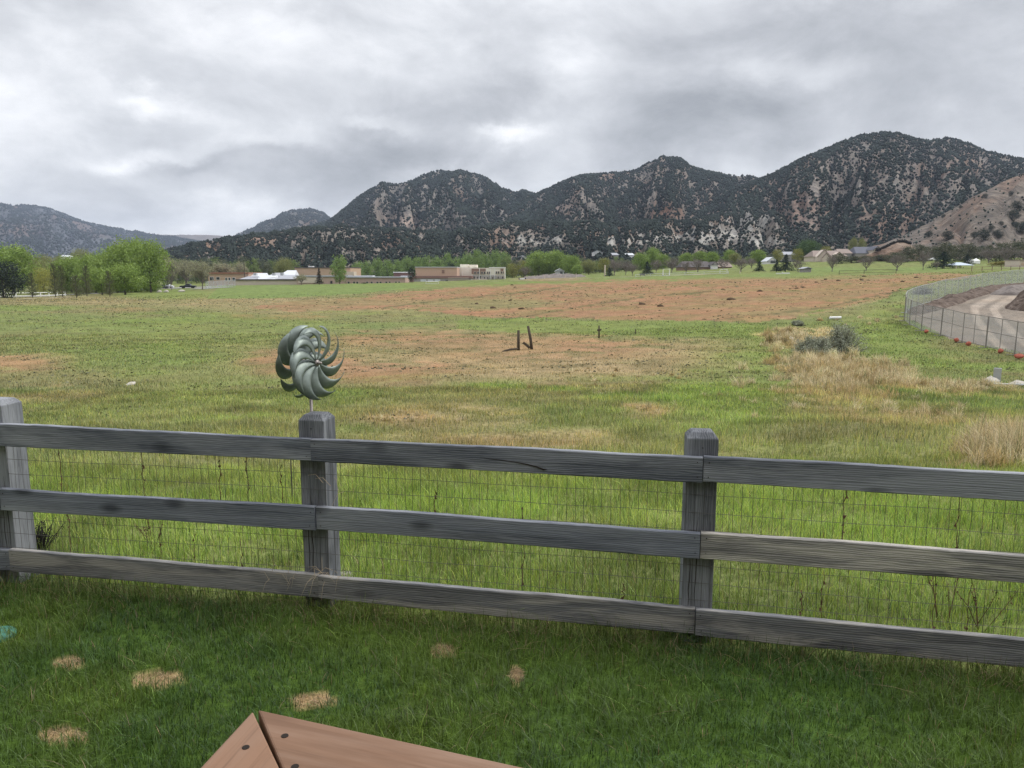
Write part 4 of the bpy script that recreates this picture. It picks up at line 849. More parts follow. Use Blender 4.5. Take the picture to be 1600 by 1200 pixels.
# houses beyond the park
def house(px0, px1, top, eave, d, wall, roof, label, gable=True, dep=9, gx=None, cat='house', base=None, win=(), name='house', axis='y'):
    b = bld(name, (px0 + px1) / 2, d, label, cat); r = b.location; B(b, px0, px1, eave, base, d, dep, wall)
    p0, p1 = at(px0, 430, d), at(px1, 430, d); zt, ze = zat(top, d) - r.z, zat(eave, d) - r.z + .02; o_ = .5; mb = MB(); x0, x1 = p0.x - r.x - o_, p1.x - r.x + o_; y0, y1 = -o_ + d - r.y, dep + o_ + d - r.y
    if axis == 'y': xm = (x0 + x1) / 2; vs_ = [(x0, y0, ze), (x1, y0, ze), (xm, y0, zt), (x0, y1, ze), (x1, y1, ze), (xm, y1, zt)]; fs_ = [(0, 2, 5, 3), (1, 4, 5, 2), (0, 3, 4, 1)]
    else: ym = (y0 + y1) / 2; h = (x1 - x0) * .12; vs_ = [(x0, y0, ze), (x0, y1, ze), (x0 + h, ym, zt), (x1, y0, ze), (x1, y1, ze), (x1 - h, ym, zt)]; fs_ = [(0, 3, 5, 2), (1, 2, 5, 4), (0, 2, 1), (3, 4, 5), (0, 1, 4, 3)]
    mb.add(vs_, fs_); rf = mb.build('roof', M[roof], b)
    m = rf.modifiers.new('thick', 'SOLIDIFY'); m.thickness = .25
    if axis == 'y':
        mb = MB(); yy = d - r.y; mb.add([(x0 + o_, yy, ze - .1), (x1 - o_, yy, ze - .1), ((x0 + x1) / 2, yy, zt - .35), (x0 + o_, yy + .3, ze - .1), (x1 - o_, yy + .3, ze - .1), ((x0 + x1) / 2, yy + .3, zt - .35)], [(0, 1, 2), (5, 4, 3), (0, 3, 4, 1), (1, 4, 5, 2), (2, 5, 3, 0)]); mb.build('gable', M[wall], b)
    for x0_, x1_, t_, b_ in win: B(b, x0_, x1_, t_, b_, d, .2, 'glass', 'window', -.2)
    return b
def hillhouse(px0, px1, top, eave, d, *a, **k):
    xs, ds, zs = HILLS[6]; PXg, PYg = to_px(xs, ds, zs); q = np.argmin((PXg - (px0 + px1) / 2) ** 2 + ((PYg - eave - 3.2) * 2) ** 2 + 1e6 * (ds > 960)); d = float(ds.ravel()[q]); return house(px0, px1, top, eave, d, *a, base=eave + 5, **k)
h = house(1270, 1322, 391, 401, 418, 'stucco_pale', 'roof_tan', 'big tan shingled house with pale gables left of the dark roofs', axis='x', dep=14, win=[(1300, 1303, 402, 405)])
for x0, x1, t, e in ((1276, 1296, 390, 401), (1284, 1294, 395, 402), (1300, 1318, 394, 402)):
    r = h.location; d = 414 if x0 != 1284 else 412.5; p0, p1 = at(x0, 430, d), at(x1, 430, d); zt, ze = zat(t, d) - r.z, zat(e, d) - r.z; xm = (p0.x + p1.x) / 2 - r.x
    mb = MB(); mb.add([(p0.x - r.x, d - r.y, ze - 2.6), (p1.x - r.x, d - r.y, ze - 2.6), (p1.x - r.x, d - r.y, ze), (xm, d - r.y, zt), (p0.x - r.x, d - r.y, ze)] + [(q[0], d + 5 - r.y, q[1]) for q in ((p0.x - r.x, ze - 2.6), (p1.x - r.x, ze - 2.6), (p1.x - r.x, ze), (xm, zt), (p0.x - r.x, ze))], [(0, 1, 2, 3, 4), (0, 4, 9, 5), (1, 6, 7, 2), (2, 7, 8, 3), (3, 8, 9, 4)]); mb.build('gable', M['stucco_pale'], h)
    mb = MB()
    for s, xa in ((-1, p0.x - r.x), (1, p1.x - r.x)): mb.tube([(xa + s * .4, d - .3 - r.y, ze - .3), (xm, d - .3 - r.y, zt + .15)], .28, 4)
    mb.build('bargeboard', M['roof_tan'], h)
house(1308, 1329, 388.5, 396, 428, 'wall_grey', 'roof_tan', 'grey roofed house behind the tan shingled house', axis='x')
house(1336, 1378, 385, 396, 425, 'wall_grey', 'roof_blue', 'wide house with a dark blue grey hipped roof', axis='x', dep=14)
house(1362, 1374, 384.5, 391, 420, 'stucco_pale', 'roof_blue', 'small blue grey gabled house at the right of the wide dark roof')
house(1198, 1213, 401.5, 408.5, 400, 'wall_white', 'roof_light', 'white gabled house with a dark porch between two dark spruces', win=[(1203, 1210, 407, 411)])
house(1223, 1241, 393, 398, 455, 'wall_grey', 'roof_grey', 'pale blue grey roofed house behind the wide dark spruce', axis='x')
house(1065, 1114, 408, 417.5, 345, 'stucco_brown', 'roof_dark', 'long low house with a dark grey roof behind the bare orchard', axis='x', dep=12)
house(1113, 1121, 408.5, 414, 341, 'wall_white', 'roof_dark', 'narrow white gable wall at the right end of the long grey roof')
house(1123, 1143, 409, 417, 350, 'stucco_brown', 'roof_tan', 'brown roofed house right of the white gable', axis='x')
hillhouse(809, 823, 398.5, 402, 0, 'wall_white', 'roof_light', 'white house above the yellow green trees on the slope')
hillhouse(926, 941, 391.5, 395, 0, 'wall_white', 'roof_light', 'white house on the slope below the white rocks, leftmost of three')
hillhouse(944, 966, 395, 398.5, 0, 'wall_grey', 'roof_grey', 'long grey roofed house on the slope, middle of three', axis='x')
hillhouse(975, 990, 395.5, 398.6, 0, 'wall_white', 'roof_light', 'low pale house on the slope, rightmost of three', axis='x')
house(1256, 1267, 417, 420, 252, 'wall_grey', 'roof_grey', 'small grey shed at the edge of the red field', cat='shed', name='shed', dep=4)
house(95, 107, 398.5, 401, 700, 'wall_white', 'roof_light', 'far white roofed barn in the left valley', axis='x', cat='barn', name='barn')
house(868, 881, 419.5, 424, 372, 'metal_grey', 'roof_light', 'grey playhouse by the soil bank', cat='playhouse', name='playhouse', dep=4, win=[(875, 879, 424, 428)])
b = bld('block_wall', 1597, 262, 'tan block building cut by the right edge of the photo'); B(b, 1591.6, 1640, 407, None, 262, 8, 'stucco_pale'); B(b, 1591, 1641, 405.6, 407.1, 262, 9, 'roof_tan', 'roof', -.4); B(b, 1594, 1610, 411, 414, 262, .2, 'stucco_tan', 'panel', -.2)
# pavilion
b = bld('pavilion', 1496, 262, 'open picnic pavilion with a pale blue hipped roof', 'pavilion'); r = b.location; p0, p1 = at(1481, 430, 262), at(1511, 430, 262); d = 262; ze, zt = zat(414.6, d) - r.z, zat(410, d) - r.z; x0, x1 = p0.x - r.x, p1.x - r.x
mb = MB(); mb.add([(x0, -4, ze), (x1, -4, ze), (x1, 4, ze), (x0, 4, ze), (x0 + 2.4, 0, zt), (x1 - 2.4, 0, zt)], [(0, 1, 5, 4), (1, 2, 5), (2, 3, 4, 5), (3, 0, 4), (0, 3, 2, 1)]); mb.build('roof', plain('roof_paleblue', (.40, .47, .55), .45, .4), b)
for x in (x0 + .6, x1 - .6):
    for y in (-3.5, 3.5): mb = MB(); mb.box((x - .12, y - .12, -.3), (x + .12, y + .12, ze + .02)); mb.build('post', M['stucco_pale'], b)
# ------------------------------------------------------------------ near board fence
M['rail'] = wood('weathered_rail', 0, (.155, .170, .205), (.066, .074, .092), (.33, .345, .375), 1.0, None, .6)
M['rail_worn'] = wood('worn_rail', 0, (.165, .17, .18), (.07, .07, .076), (.36, .355, .345), 1.0, (.34, .325, .30), .7)
M['rail_bare'] = wood('bare_rail', 0, (.21, .205, .20), (.06, .06, .062), (.44, .42, .39), 1.0, (.50, .47, .42), .8)
M['post'] = wood('weathered_post', 2, (.17, .182, .205), (.08, .085, .097), (.31, .325, .35), 1.0, None, .6)
M['wire'] = plain('galvanised_wire', (.10, .095, .085), .55, .4, .6, .3, 20)
M['dark'] = plain('dark_hole', (.03, .025, .022), .9, .1)
fence = empty('board_fence', (FP[2][0], FP[2][1], 0), 0, 'weathered grey three rail board fence with wire mesh between its posts', 'fence'); fo = Vector((FP[2][0], FP[2][1], 0))
TOPS = [1.25, 1.252, 1.222, 1.212, 1.21, 1.21]
rr_ = random.Random(5)
def fdir(i):
    j = min(i, len(FP) - 2); v = Vector((FP[j + 1][0] - FP[j][0], FP[j + 1][1] - FP[j][1], 0)); return v.normalized()
PW = .168
for i, ((x, y), tp) in enumerate(zip(FP, TOPS)):
    a = (fdir(max(i - 1, 0)) + fdir(i)).normalized(); ang = math.atan2(a.y, a.x) + rr_.uniform(-.05, .05)
    if i == 3: ang += .06
    h = PW / 2; c = .028; mb = MB(); top = tp - .035; ring = lambda s, z: [(-s, -s, z), (s, -s, z), (s, s, z), (-s, s, z)]
    vs_ = ring(h, -.4) + ring(h, .4) + ring(h * .995, top) + ring(h - c, top + .033) + [(0, 0, top + .042)]
    fs_ = []
    for k in range(3): fs_ += [(4 * k + q, 4 * k + (q + 1) % 4, 4 * k + 4 + (q + 1) % 4, 4 * k + 4 + q) for q in range(4)]
    fs_ += [(12 + q, 12 + (q + 1) % 4, 16) for q in range(4)]
    mb.add(vs_, fs_)
    o = mb.build('post', M['post'], fence, bevel=.005); n = Vector((a.y, -a.x, 0)); o.location = Vector((x, y, 0)) - n * (h) - fo; o.rotation_euler = (rr_.uniform(-.008, .008), rr_.uniform(-.008, .008), ang)
    nb = MB(); nb.tube([(0, -h - .0015, tp - .085), (0, -h + .004, tp - .085)], .004, 6); q = nb.build('nail', M['dark'], o)
    for k in range(2):                                                              # drying checks in the post faces
        cx = rr_.uniform(-.05, .05); pts = [(cx + rr_.uniform(-.004, .004), -h - .0006, z) for z in np.linspace(.2, rr_.uniform(.5, .95), 7)]
        cb = MB(); cb.tube(pts, [.0004, .0016, .0022, .0024, .002, .0014, .0004], 4); cb.build('crack', M['dark'], o)
RZ = [(1.087, .141), (.661, .146), (.216, .150)]
def rail(p0, p1, zt, hh, mat, seed, z1=None):
    """one board, long along local x, with slightly wavy worn edges"""
    p0, p1 = Vector((*p0, 0)), Vector((*p1, 0)); L = (p1 - p0).length; v = (p1 - p0) / L; n = Vector((v.y, -v.x, 0)); q = random.Random(seed); N = 44; th = .040; rings = []; ph = [q.uniform(0, 6) for _ in range(4)]
    for i in range(N + 1):
        x = L * i / N; w = .0035 * math.sin(2.1 * x + ph[0]) + .002 * math.sin(6.3 * x + ph[1]) + q.uniform(-.0012, .0012); w2 = .004 * math.sin(1.7 * x + ph[2]) + q.uniform(-.0012, .0012); b = .006 * math.sin(1.3 * x + ph[3])
        zt_, zb = w, -hh + w2; f, bk = b, b - th; e = .004
        rings.append([(x, -f - .0, zb + e), (x, -f, zt_ - e), (x, -f + e, zt_), (x, -bk - e, zt_), (x, -bk, zt_ - e), (x, -bk, zb + e), (x, -bk - e, zb), (x, -f + e, zb)])
    vs_ = [p for r in rings for p in r]; fs_ = [(i * 8 + k, (i + 1) * 8 + k, (i + 1) * 8 + (k + 1) % 8, i * 8 + (k + 1) % 8)[::-1] for i in range(N) for k in range(8)] + [tuple(range(8)), tuple(N * 8 + k for k in range(7, -1, -1))]
    mb = MB(); mb.add(vs_, fs_); o = mb.build('rail', mat, fence)
    s = math.asin(((z1 if z1 is not None else zt) - zt) / L)
    o.location = p0 + n * (.046 + q.uniform(-.002, .004)) - fo + Vector((0, 0, zt)); o.rotation_euler = (q.uniform(-.01, .01), -s, math.atan2(v.y, v.x))
    nb = MB()
    for x in (.028, L - .028):
        for z in (-.03, -hh + .03): nb.tube([(x + q.uniform(-.006, .006), -.0015 - .006 * math.sin(1.3 * x + ph[3]), z), (x, .004, z)], .0032, 6)
    nb.build('nail', M['dark'], o); return o
mats = {(0, 2): 'rail', (1, 2): 'rail', (2, 2): 'rail_worn', (0, 3): 'rail', (1, 3): 'rail_bare', (2, 3): 'rail_worn', (0, 1): 'rail', (1, 1): 'rail', (2, 1): 'rail_worn'}
JIT = [{1: -.03, 2: 0, 3: 0, 4: .01}, {1: .02, 2: .012, 3: .0, 4: 0}, {1: .05, 2: .015, 3: -.012, 4: .02}]
DZ = [{1: .018, 2: 0, 3: 0, 4: 0}, {1: .008, 2: 0, 3: 0, 4: 0}, {1: .035, 2: .012, 3: 0, 4: 0}]
for r_, (zt, hh) in enumerate(RZ):
    for i in range(len(FP) - 1):
        e = .0025; v = fdir(i); j0, j1 = JIT[r_].get(i, 0) + .012, JIT[r_].get(i + 1, 0) + .012
        p0 = (FP[i][0] + v.x * (j0 + e), FP[i][1] + v.y * (j0 + e)); p1 = (FP[i + 1][0] + v.x * (j1 - e), FP[i + 1][1] + v.y * (j1 - e))
        z0, z1 = zt + DZ[r_].get(i, 0), zt + DZ[r_].get(i + 1, 0)
        o = rail(p0, p1, z0, hh, M[mats.get((r_, i), 'rail')], 100 * r_ + i, z1)
        if (r_, i) == (0, 2):                      # the long split in the top board
            L = 2.3; pts = [(u, -.0008 - .006 * 0, zz) for u, zz in ((1.05, -.058), (1.10, -.066), (1.18, -.070), (1.26, -.078), (1.33, -.088), (1.38, -.099), (1.42, -.112), (1.44, -.110))]
            cb = MB(); cb.tube(pts, [.0008, .002, .0025, .003, .0035, .0045, .005, .001], 5); q = cb.build('crack', M['dark'], o); q.location.y = -.0045
# welded wire between rails and posts: two inch by four inch mesh
mb = MB(); W = .00118
for i in range(len(FP) - 1):
    a, b_ = Vector((*FP[i], 0)), Vector((*FP[i + 1], 0)); v = (b_ - a).normalized(); n = Vector((v.y, -v.x, 0)) * .003; L = (b_ - a).length; nx_ = int(L / .0508)
    for k in range(nx_):
        p = a + v * (k + .5) * L / nx_ + n; j = rr_.uniform(-.004, .004); k2 = rr_.uniform(-.006, .006)
        mb.tube([p + Vector((0, 0, .03)) - fo, p + v * k2 + n * rr_.uniform(-.6, 1) + Vector((0, 0, .5)) - fo, p + v * j + Vector((0, 0, 1.07)) - fo], W, 4, cap=False)
    for k in range(11):
        z = .05 + k * .1016; mb.tube([a + v * L * q / 6 + n * (1 + (0 if q in (0, 6) else rr_.uniform(-.6, 1))) + Vector((0, 0, z + (0 if q in (0, 6) else rr_.uniform(-.006, .006)))) - fo for q in range(7)], W * 1.1, 4, cap=False)
mb.build('wire_mesh', M['wire'], fence)
# dead vine stems twined on the wire, dock stalks and twigs caught on the boards
M['stem'] = plain('dry_stem', (.115, .070, .045), .9, .1, 0, .4, 30); M['straw'] = plain('dry_twig', (.42, .34, .24), .9, .1, 0, .3, 30)
def fpos(px, t, back=.0):
    """point on the fence's wire plane under column px at height t"""
    for i in range(len(FP) - 1):
        a, b_ = FP[i], FP[i + 1]; u, yy, _ = ray(px, 800); k = u / yy; dx, dy = b_[0] - a[0], b_[1] - a[1]; s = (k * a[1] - a[0]) / (dx - k * dy)
        if 0 <= s <= 1: return Vector((a[0] + s * dx, a[1] + s * dy + back, t))
for k, (px, z0, z1) in enumerate([(98, .60, 1.0), (226, .62, .98), (245, .12, .45), (345, .62, .95), (388, .62, .95), (372, .15, .45), (104, .15, .5), (300, .1, .42), (818, .25, .72), (978, .2, .30), (1320, .66, .98), (1295, .15, .45), (1475, .15, .55), (1262, .15, .35), (1530, .12, .52), (440, .62, .9), (680, .62, .8), (1500, .62, .95)]):
    p = fpos(px, 0, .012); mb = MB(); q = random.Random(k)
    pts = [p + Vector((q.uniform(-.008, .008), q.uniform(-.004, .008), z)) for z in np.linspace(z0, z1, 9)]; mb.tube([w - p for w in pts], [q.uniform(.0014, .003) for _ in pts], 4)
    for _ in range(7):
        w = q.choice(pts) - p; s = q.uniform(.006, .013); mb.add([w + Vector((q.uniform(-s, s), q.uniform(-s, s), q.uniform(-s, s) * 1.6)) for _ in range(4)], [(0, 1, 2), (0, 2, 3), (0, 3, 1), (1, 3, 2)])
    o = mb.build('dead_vine', M['stem'], None, loc=p); tag(o, 'dead brown vine stem twined up the fence wire', 'vine', 'dead vine stems on the fence wire')
for (px, z, n_, lab) in ((515, .20, 16, 'pale dry grass tangle caught on the lower rail at the middle post'), (440, .19, 10, 'small pale dry grass tangle lying on the lower rail left of the middle post'), (520, .76, 5, 'two pale twigs resting on the middle rail beside the middle post')):
    p = fpos(px, z, -.05); q = random.Random(px); mb = MB()
    for _ in range(n_):
        a = Vector((q.uniform(-.09, .09), q.uniform(-.03, .02), q.uniform(-.01, .06))); b_ = a + Vector((q.uniform(-.12, .12), q.uniform(-.05, .03), q.uniform(-.12, .09))); m_ = (a + b_) / 2 + Vector((0, 0, .03)); mb.tube([a, m_, b_], [.0014, .0012, .0006], 4)
    o = mb.build('dry_grass_tangle', M['straw'], None, loc=p); tag(o, lab, 'dry grass')
def stalk(name, p, h, n_, mat, label, seed, cat='weed', rad=.003, spread=.12, group=None):
    q = random.Random(seed); mb = MB()
    for _ in range(n_):
        a = Vector((q.uniform(-.03, .03), q.uniform(-.03, .03), -.02)); e = Vector((q.gauss(0, spread), q.gauss(0, spread * .6), h * q.uniform(.6, 1.05))); m_ = a.lerp(e, .55) + Vector((q.uniform(-.02, .02), 0, .02)); mb.tube([a, m_, e], [rad, rad * .8, rad * .4], 4)
        for _ in range(12):
            w = m_.lerp(e, q.random()) + Vector((q.gauss(0, .008), q.gauss(0, .008), 0)); s = .006 + .003 * q.random(); mb.add([w + Vector((q.uniform(-s, s), q.uniform(-s, s), q.uniform(-s, s))) for _ in range(4)], [(0, 1, 2), (0, 2, 3), (0, 3, 1), (1, 3, 2)])
    o = mb.build(name, mat, None, loc=p); return tag(o, label, cat, group)
for px, d, h, n_, lab in [(1528, 4.25, .34, 5, 'tallest brown dock stalk cluster behind the right end of the fence'), (1476, 4.35, .40, 4, 'thin dark dock stalks left of the tallest brown cluster'), (236, 5.6, .30, 6, 'straw brown weed clump behind the left fence bay'), (590, 14, .3, 3, 'lone thin weed stalk standing in the tan field behind the wind spinner')]:
    stalk('dry_weed', gpt(px, d), h, n_, M['stem'], lab, px)
# ------------------------------------------------------------------ wind spinner
t = NT('patina_metal'); n_ = t.noise(t.obj(), 9, 5, .6); M['patina'] = t.pbr(t.ramp(n_, [(.3, (.13, .155, .145)), (.5, (.21, .25, .23)), (.75, (.32, .37, .34))]), .5, .5, .55, t.bump(t.noise(t.obj(), 60, 3), .15, .002))
M['rod'] = plain('dull_rod', (.30, .27, .26), .5, .4, .5, .2, 10)
sb = at(485, 600, FP[2][1] + .2); hub = at(485, 566, FP[2][1] + .2)
spn = empty('wind_spinner', (sb.x, sb.y, 0), 0, 'verdigris metal wind spinner with two wheels of curved blades behind the middle post', 'wind spinner')
mb = MB(); mb.tube([(0, 0, -.3), (0, 0, hub.z - .01)], [.011, .010], 8); mb.build('pole', M['rod'], spn, smooth=True)
mb = MB(); mb.tube([(0, 0, hub.z - .17), (0, 0, hub.z - .10)], [.017, .017], 8); mb.build('collar', M['dark'], spn)
ax = empty('axle_head', (0, 0, hub.z)); ax.parent = spn; ax.rotation_euler = (0, 0, R(46))         # local -y points out of the front wheel
mb = MB(); mb.tube([(0, -.10, 0), (0, .10, 0)], [.008, .008], 8); axle = mb.build('axle', M['rod'], spn, smooth=True); axle.location = (0, 0, hub.z); axle.rotation_euler = (0, 0, R(60)); bpy.data.objects.remove(ax)
def blade_mesh(sgn):
    N = 16; mb = MB(); vs_ = []; Ro = .228
    for i in range(N + 1):
        s = i / N; r = .014 + (Ro - .014) * math.sin(s * math.pi / 2 * .98) ** .9; a = sgn * 1.05 * s ** 1.6; w = .034 * (math.sin(math.pi * min(1, s ** 1.15 * .93 + .07)) ** .9) + .003 * (1 - s); c = Vector((r * math.cos(a), 0, r * math.sin(a)))
        tang = Vector((-math.sin(a) * sgn, 0, math.cos(a) * sgn)); rad = Vector((math.cos(a), 0, math.sin(a))); wd = (tang * .80 - rad * .45 * s).normalized()
        for k in range(5):
            q = (k - 2) / 2; cup = -.009 * (1 - q * q) * math.sin(math.pi * s); vs_.append(c + wd * w * q + Vector((0, cup - .022 * q * (.4 + s) * (1 - s ** 4) - .03 * s * s, 0)))
    fs_ = [(i * 5 + k, i * 5 + k + 1, (i + 1) * 5 + k + 1, (i + 1) * 5 + k) for i in range(N) for k in range(4)]
    mb.add(vs_, fs_); return mb
def wheel(y, sgn, ph, n_=10):
    hb = MB(); hb.tube([(0, -.012, 0), (0, .012, 0)], [.019, .019], 12); w = hb.build('wheel', M['rod'], spn, smooth=True); c, s = math.cos(R(60)), math.sin(R(60)); w.location = (-y * s, y * c, hub.z); w.rotation_euler = (0, 0, R(60)); b0 = None
    for k in range(n_):
        if b0 is None:
            b = b0 = blade_mesh(sgn).build('blade', M['patina'], w, smooth=True); m = b.modifiers.new('thick', 'SOLIDIFY'); m.thickness = .0015
        else: b = b0.copy(); COL.objects.link(b); b.parent = w
        b.rotation_euler = (0, ph + k * 2 * math.pi / n_, 0)
wheel(-.058, 1, .1); wheel(.062, -1, .35, 9)
# ------------------------------------------------------------------ deck railing, deck and the unseen shading house behind the camera
M['cap'] = wood('painted_cap', 0, (.215, .122, .074), (.175, .098, .06), (.25, .148, .095), .8, (.255, .165, .115), .3, .62)
M['trimw'] = bmat('siding', (.42, .37, .31)) if False else plain('siding', (.42, .37, .31), .8)
hc = .65; K = lambda px, py: on_plane(px, py, CZ - hc)
c0 = K(398, 1107); dB = (K(830, 1200) - K(402, 1107)).normalized(); dA = (K(305, 1200) - K(392, 1107)).normalized(); bis = (dA + dB).normalized()
railing = empty('deck_railing', (c0.x, c0.y, 0), 0, 'brown painted deck railing corner with a mitred cap at the bottom of the photo', 'railing'); th = .038; wd = .145
def cap(d, other, L, side):
    n = Vector((-d.y, d.x, 0)); n = n if n.dot(other) > 0 else -n; s = wd / abs(bis.dot(n)); gap = .0055 / 1
    o0 = d * gap * 1.0; i0 = bis * s + d * .0012; P = [o0, d * L, d * L + n * wd, i0]; ang = math.atan2(d.y, d.x); rot = Matrix.Rotation(-ang, 4, 'Z'); Pl = [rot @ p for p in P]
    if (Pl[1] - Pl[0]).cross(Pl[2] - Pl[1]).z < 0: Pl = Pl[::-1]
    mb = MB(); mb.add([(p.x, p.y, z) for z in (-th, 0) for p in Pl], [(3, 2, 1, 0), (4, 5, 6, 7)] + [(q, (q + 1) % 4, 4 + (q + 1) % 4, 4 + q) for q in range(4)])
    o = mb.build('cap_board', M['cap'], railing, bevel=.003); o.location = (0, 0, CZ - hc); o.rotation_euler = (0, 0, ang); return o
capB = cap(dB, dA, 3.2, 1); capA = cap(dA, dB, 2.6, -1)
for px, py, o in ((445, 1150, capB), (461, 1198, capB), (384, 1168, capA)):
    p = K(px, py) - c0; ang = o.rotation_euler.z; q = Matrix.Rotation(-ang, 4, 'Z') @ Vector((p.x, p.y, 0)); mb = MB()
    mb.tube([(q.x, q.y, .0008), (q.x, q.y, -.004)], .0052, 10); mb.build('screw_hole', M['dark'], o)
nA = Vector((-dA.y, dA.x, 0)); nA = nA if nA.dot(dB) > 0 else -nA; nB = Vector((-dB.y, dB.x, 0)); nB = nB if nB.dot(dA) > 0 else -nB; ctr = bis * (wd / 2 / abs(bis.dot(nB)))
def rbox(p, d, L, w, z0, z1, name, mat='cap'):
    mb = MB(); mb.box((0, -w / 2, z0), (L, w / 2, z1)); o = mb.build(name, M[mat], railing, bevel=.003); o.location = (p.x, p.y, 0); o.rotation_euler = (0, 0, math.atan2(d.y, d.x)); return o
zt = CZ - hc - th - .002
for p in (ctr, ctr + dB * 1.8, ctr + dA * 1.8): rbox(p - dB * .045, dB, .09, .09, -.05, zt, 'post')
for d in (dA, dB):
    rbox(ctr + d * .06, d, 2.4, .038, zt - .09, zt - .002, 'top_rail'); rbox(ctr + d * .06, d, 2.4, .038, .46, .55, 'bottom_rail')
    for k in range(17): rbox(ctr + d * (.15 + .13 * k), d, .035, .034, .551, zt - .091, 'baluster')
deck = empty('deck', (c0.x, c0.y, 0), 0, 'low brown board deck behind the railing', 'deck')
for k in range(18):
    p = ctr + bis * .05 + (nB * .145) * k; mb = MB(); mb.box((-.1, 0, .325), (3.3, .139, .36)); o = mb.build('deck_board', M['cap'], deck, bevel=.003); q = ctr + nB * (.145 * k - .02); s = q - dA * 0; o.location = (s.x + dA.x * 0, s.y, 0); o.rotation_euler = (0, 0, math.atan2(dB.y, dB.x))
    if (Matrix.Rotation(o.rotation_euler.z, 4, 'Z') @ Vector((0, 1, 0))).dot(nB) < 0: o.location = (s.x + nB.x * .139, s.y + nB.y * .139, 0)
# the deck's unseen house, added with its eaves to shade the lawn
hp = nB * HOUSE_D; ang = math.atan2(dB.y, dB.x); hs = empty('house', (hp.x, hp.y, 0), ang, 'unseen tan sided house behind the deck, added to shade the lawn', 'house'); s_ = -1 if (Matrix.Rotation(ang, 4, 'Z') @ Vector((0, 1, 0))).dot(nB) < 0 else 1
mb = MB(); mb.box((-11, min(0, s_ * 8), -.3), (16, max(0, s_ * 8), HOUSE_H)); mb.build('wall', M['trimw'], hs)
mb = MB(); e0 = -s_ * .9; mb.add([(-11.6, e0, HOUSE_H - .25), (16.6, e0, HOUSE_H - .25), (16.6, s_ * 4, HOUSE_H + 2.2), (-11.6, s_ * 4, HOUSE_H + 2.2), (16.6, s_ * 8.9, HOUSE_H - .25), (-11.6, s_ * 8.9, HOUSE_H - .25)], [(0, 1, 2, 3), (3, 2, 4, 5)]); rf = mb.build('roof', M['roof_dark'], hs); m = rf.modifiers.new('thick', 'SOLIDIFY'); m.thickness = .2
for x in (-6, -1.5, 4, 8.5): mb = MB(); mb.box((x, -.04 * s_ - .03, 1.2), (x + 1.4, -.04 * s_ + .03, 2.6)); mb.build('window', M['glass'], hs)
# ------------------------------------------------------------------ odds and ends near the fence and on the field
def stone(px, py_or_d, sx, sy, sz, label, seed, mat='stone', name='stone', z=None):
    p = gpt(px, py_or_d); o = rockmb(sx, sy, sz, seed).build(name, M[mat], None, True, loc=p + Vector((0, 0, sz * .25))); o.rotation_euler = (0, 0, seed); return tag(o, label, 'stone')
M['stone'] = plain('pale_stone', (.40, .375, .33), .9, .2, 0, .3, 8, .4); M['darkstone'] = plain('dark_bark_stone', (.035, .033, .032), .9, .1, 0, .5, 20, .6)
stone(541, 5.05, .055, .035, .03, 'pale stone in the grass right of the middle post foot', 3)
p = gpt(66, 5.35); stalk('dead_shrub', p, .30, 40, M['darkstone'], 'dark dead twiggy shrub right of the left post', 21, 'shrub', .004, .10)
stone(1547, 27, .34, .25, .2, 'pale boulder at the foot of the grey signpost', 5); stone(1590, 27.5, .3, .2, .12, 'flat pale stone right of the grey signpost', 6)
stone(1233, 46, .45, .3, .22, 'pale stone left of the small sagebrush', 7); stone(204, 26, .28, .14, .08, 'flat white stone in the field above the left fence bay', 8)
stone(260, 225, .9, .7, .5, 'tan boulder on the grass right of the grove', 9); stone(284, 228, 1.1, .7, .5, 'flat tan boulder below the parked pickup', 10); stone(249, 232, .8, .7, .5, 'grey boulder behind the tan boulder', 12)
p = gpt(457, 7.2); mb = MB(); mb.tube([(0, 0, -.1), (0, 0, .62)], .006, 6); st = mb.build('marker_stake', M['wire'], None, loc=p); tag(st, 'thin stake with a white top behind the left fence bay', 'stake'); mb = MB(); mb.tube([(0, 0, .50), (0, 0, .63)], .013, 8); mb.build('white_tip', M['pole_white'], st)
M['teal'] = plain('teal_plastic', (.06, .20, .15), .6, .4, 0, .2, 12)
p = on_plane(-4, 1004, -.035); mb = MB(); ring = [(math.cos(a) * .10, math.sin(a) * .10) for a in np.linspace(0, 2 * math.pi, 24, endpoint=False)]
mb.add([(x, y, -.05) for x, y in ring] + [(x, y, .05) for x, y in ring] + [(x * .9, y * .9, .06) for x, y in ring], [(k, (k + 1) % 24, 24 + (k + 1) % 24, 24 + k) for k in range(24)] + [(24 + k, 24 + (k + 1) % 24, 48 + (k + 1) % 24, 48 + k) for k in range(24)] + [tuple(48 + k for k in range(24))])
o = mb.build('valve_box', M['teal'], None, loc=p, smooth=False); tag(o, 'round teal plastic valve cover in the lawn at the left edge', 'valve cover')
# old posts in the field
M['oldwood'] = plain('old_post_wood', (.075, .062, .048), .95, .1, 0, .4, 6)
def pole(name, px, d, top, lean, rad, label, cat='post', brace=None, ptop=None):
    p = gpt(px, d); h = zat(top, d) - p.z; ex = at(ptop if ptop else px, top, d).x - p.x; mb = MB(); mb.tube([(0, 0, -.3), (ex * .5, 0, h * .5), (ex, lean, h)], [rad * 1.05, rad, rad * .9], 7); o = mb.build(name, M['oldwood'], None, True, loc=p); tag(o, label, cat); return o, p
pole('field_post', 810, 44, 516, 0, .085, 'upright dark post at the left of the old post pair in the field')
o, p = pole('field_post', 832, 44.5, 509.5, .1, .085, 'leaning dark post with a short brace at the right of the old post pair', ptop=825)
mb = MB(); a, b_ = at(817.5, 535, 44.5) - p, at(828, 543.5, 44.5) - p; mb.tube([a, b_], [.07, .08], 6); mb.build('brace', M['oldwood'], o)
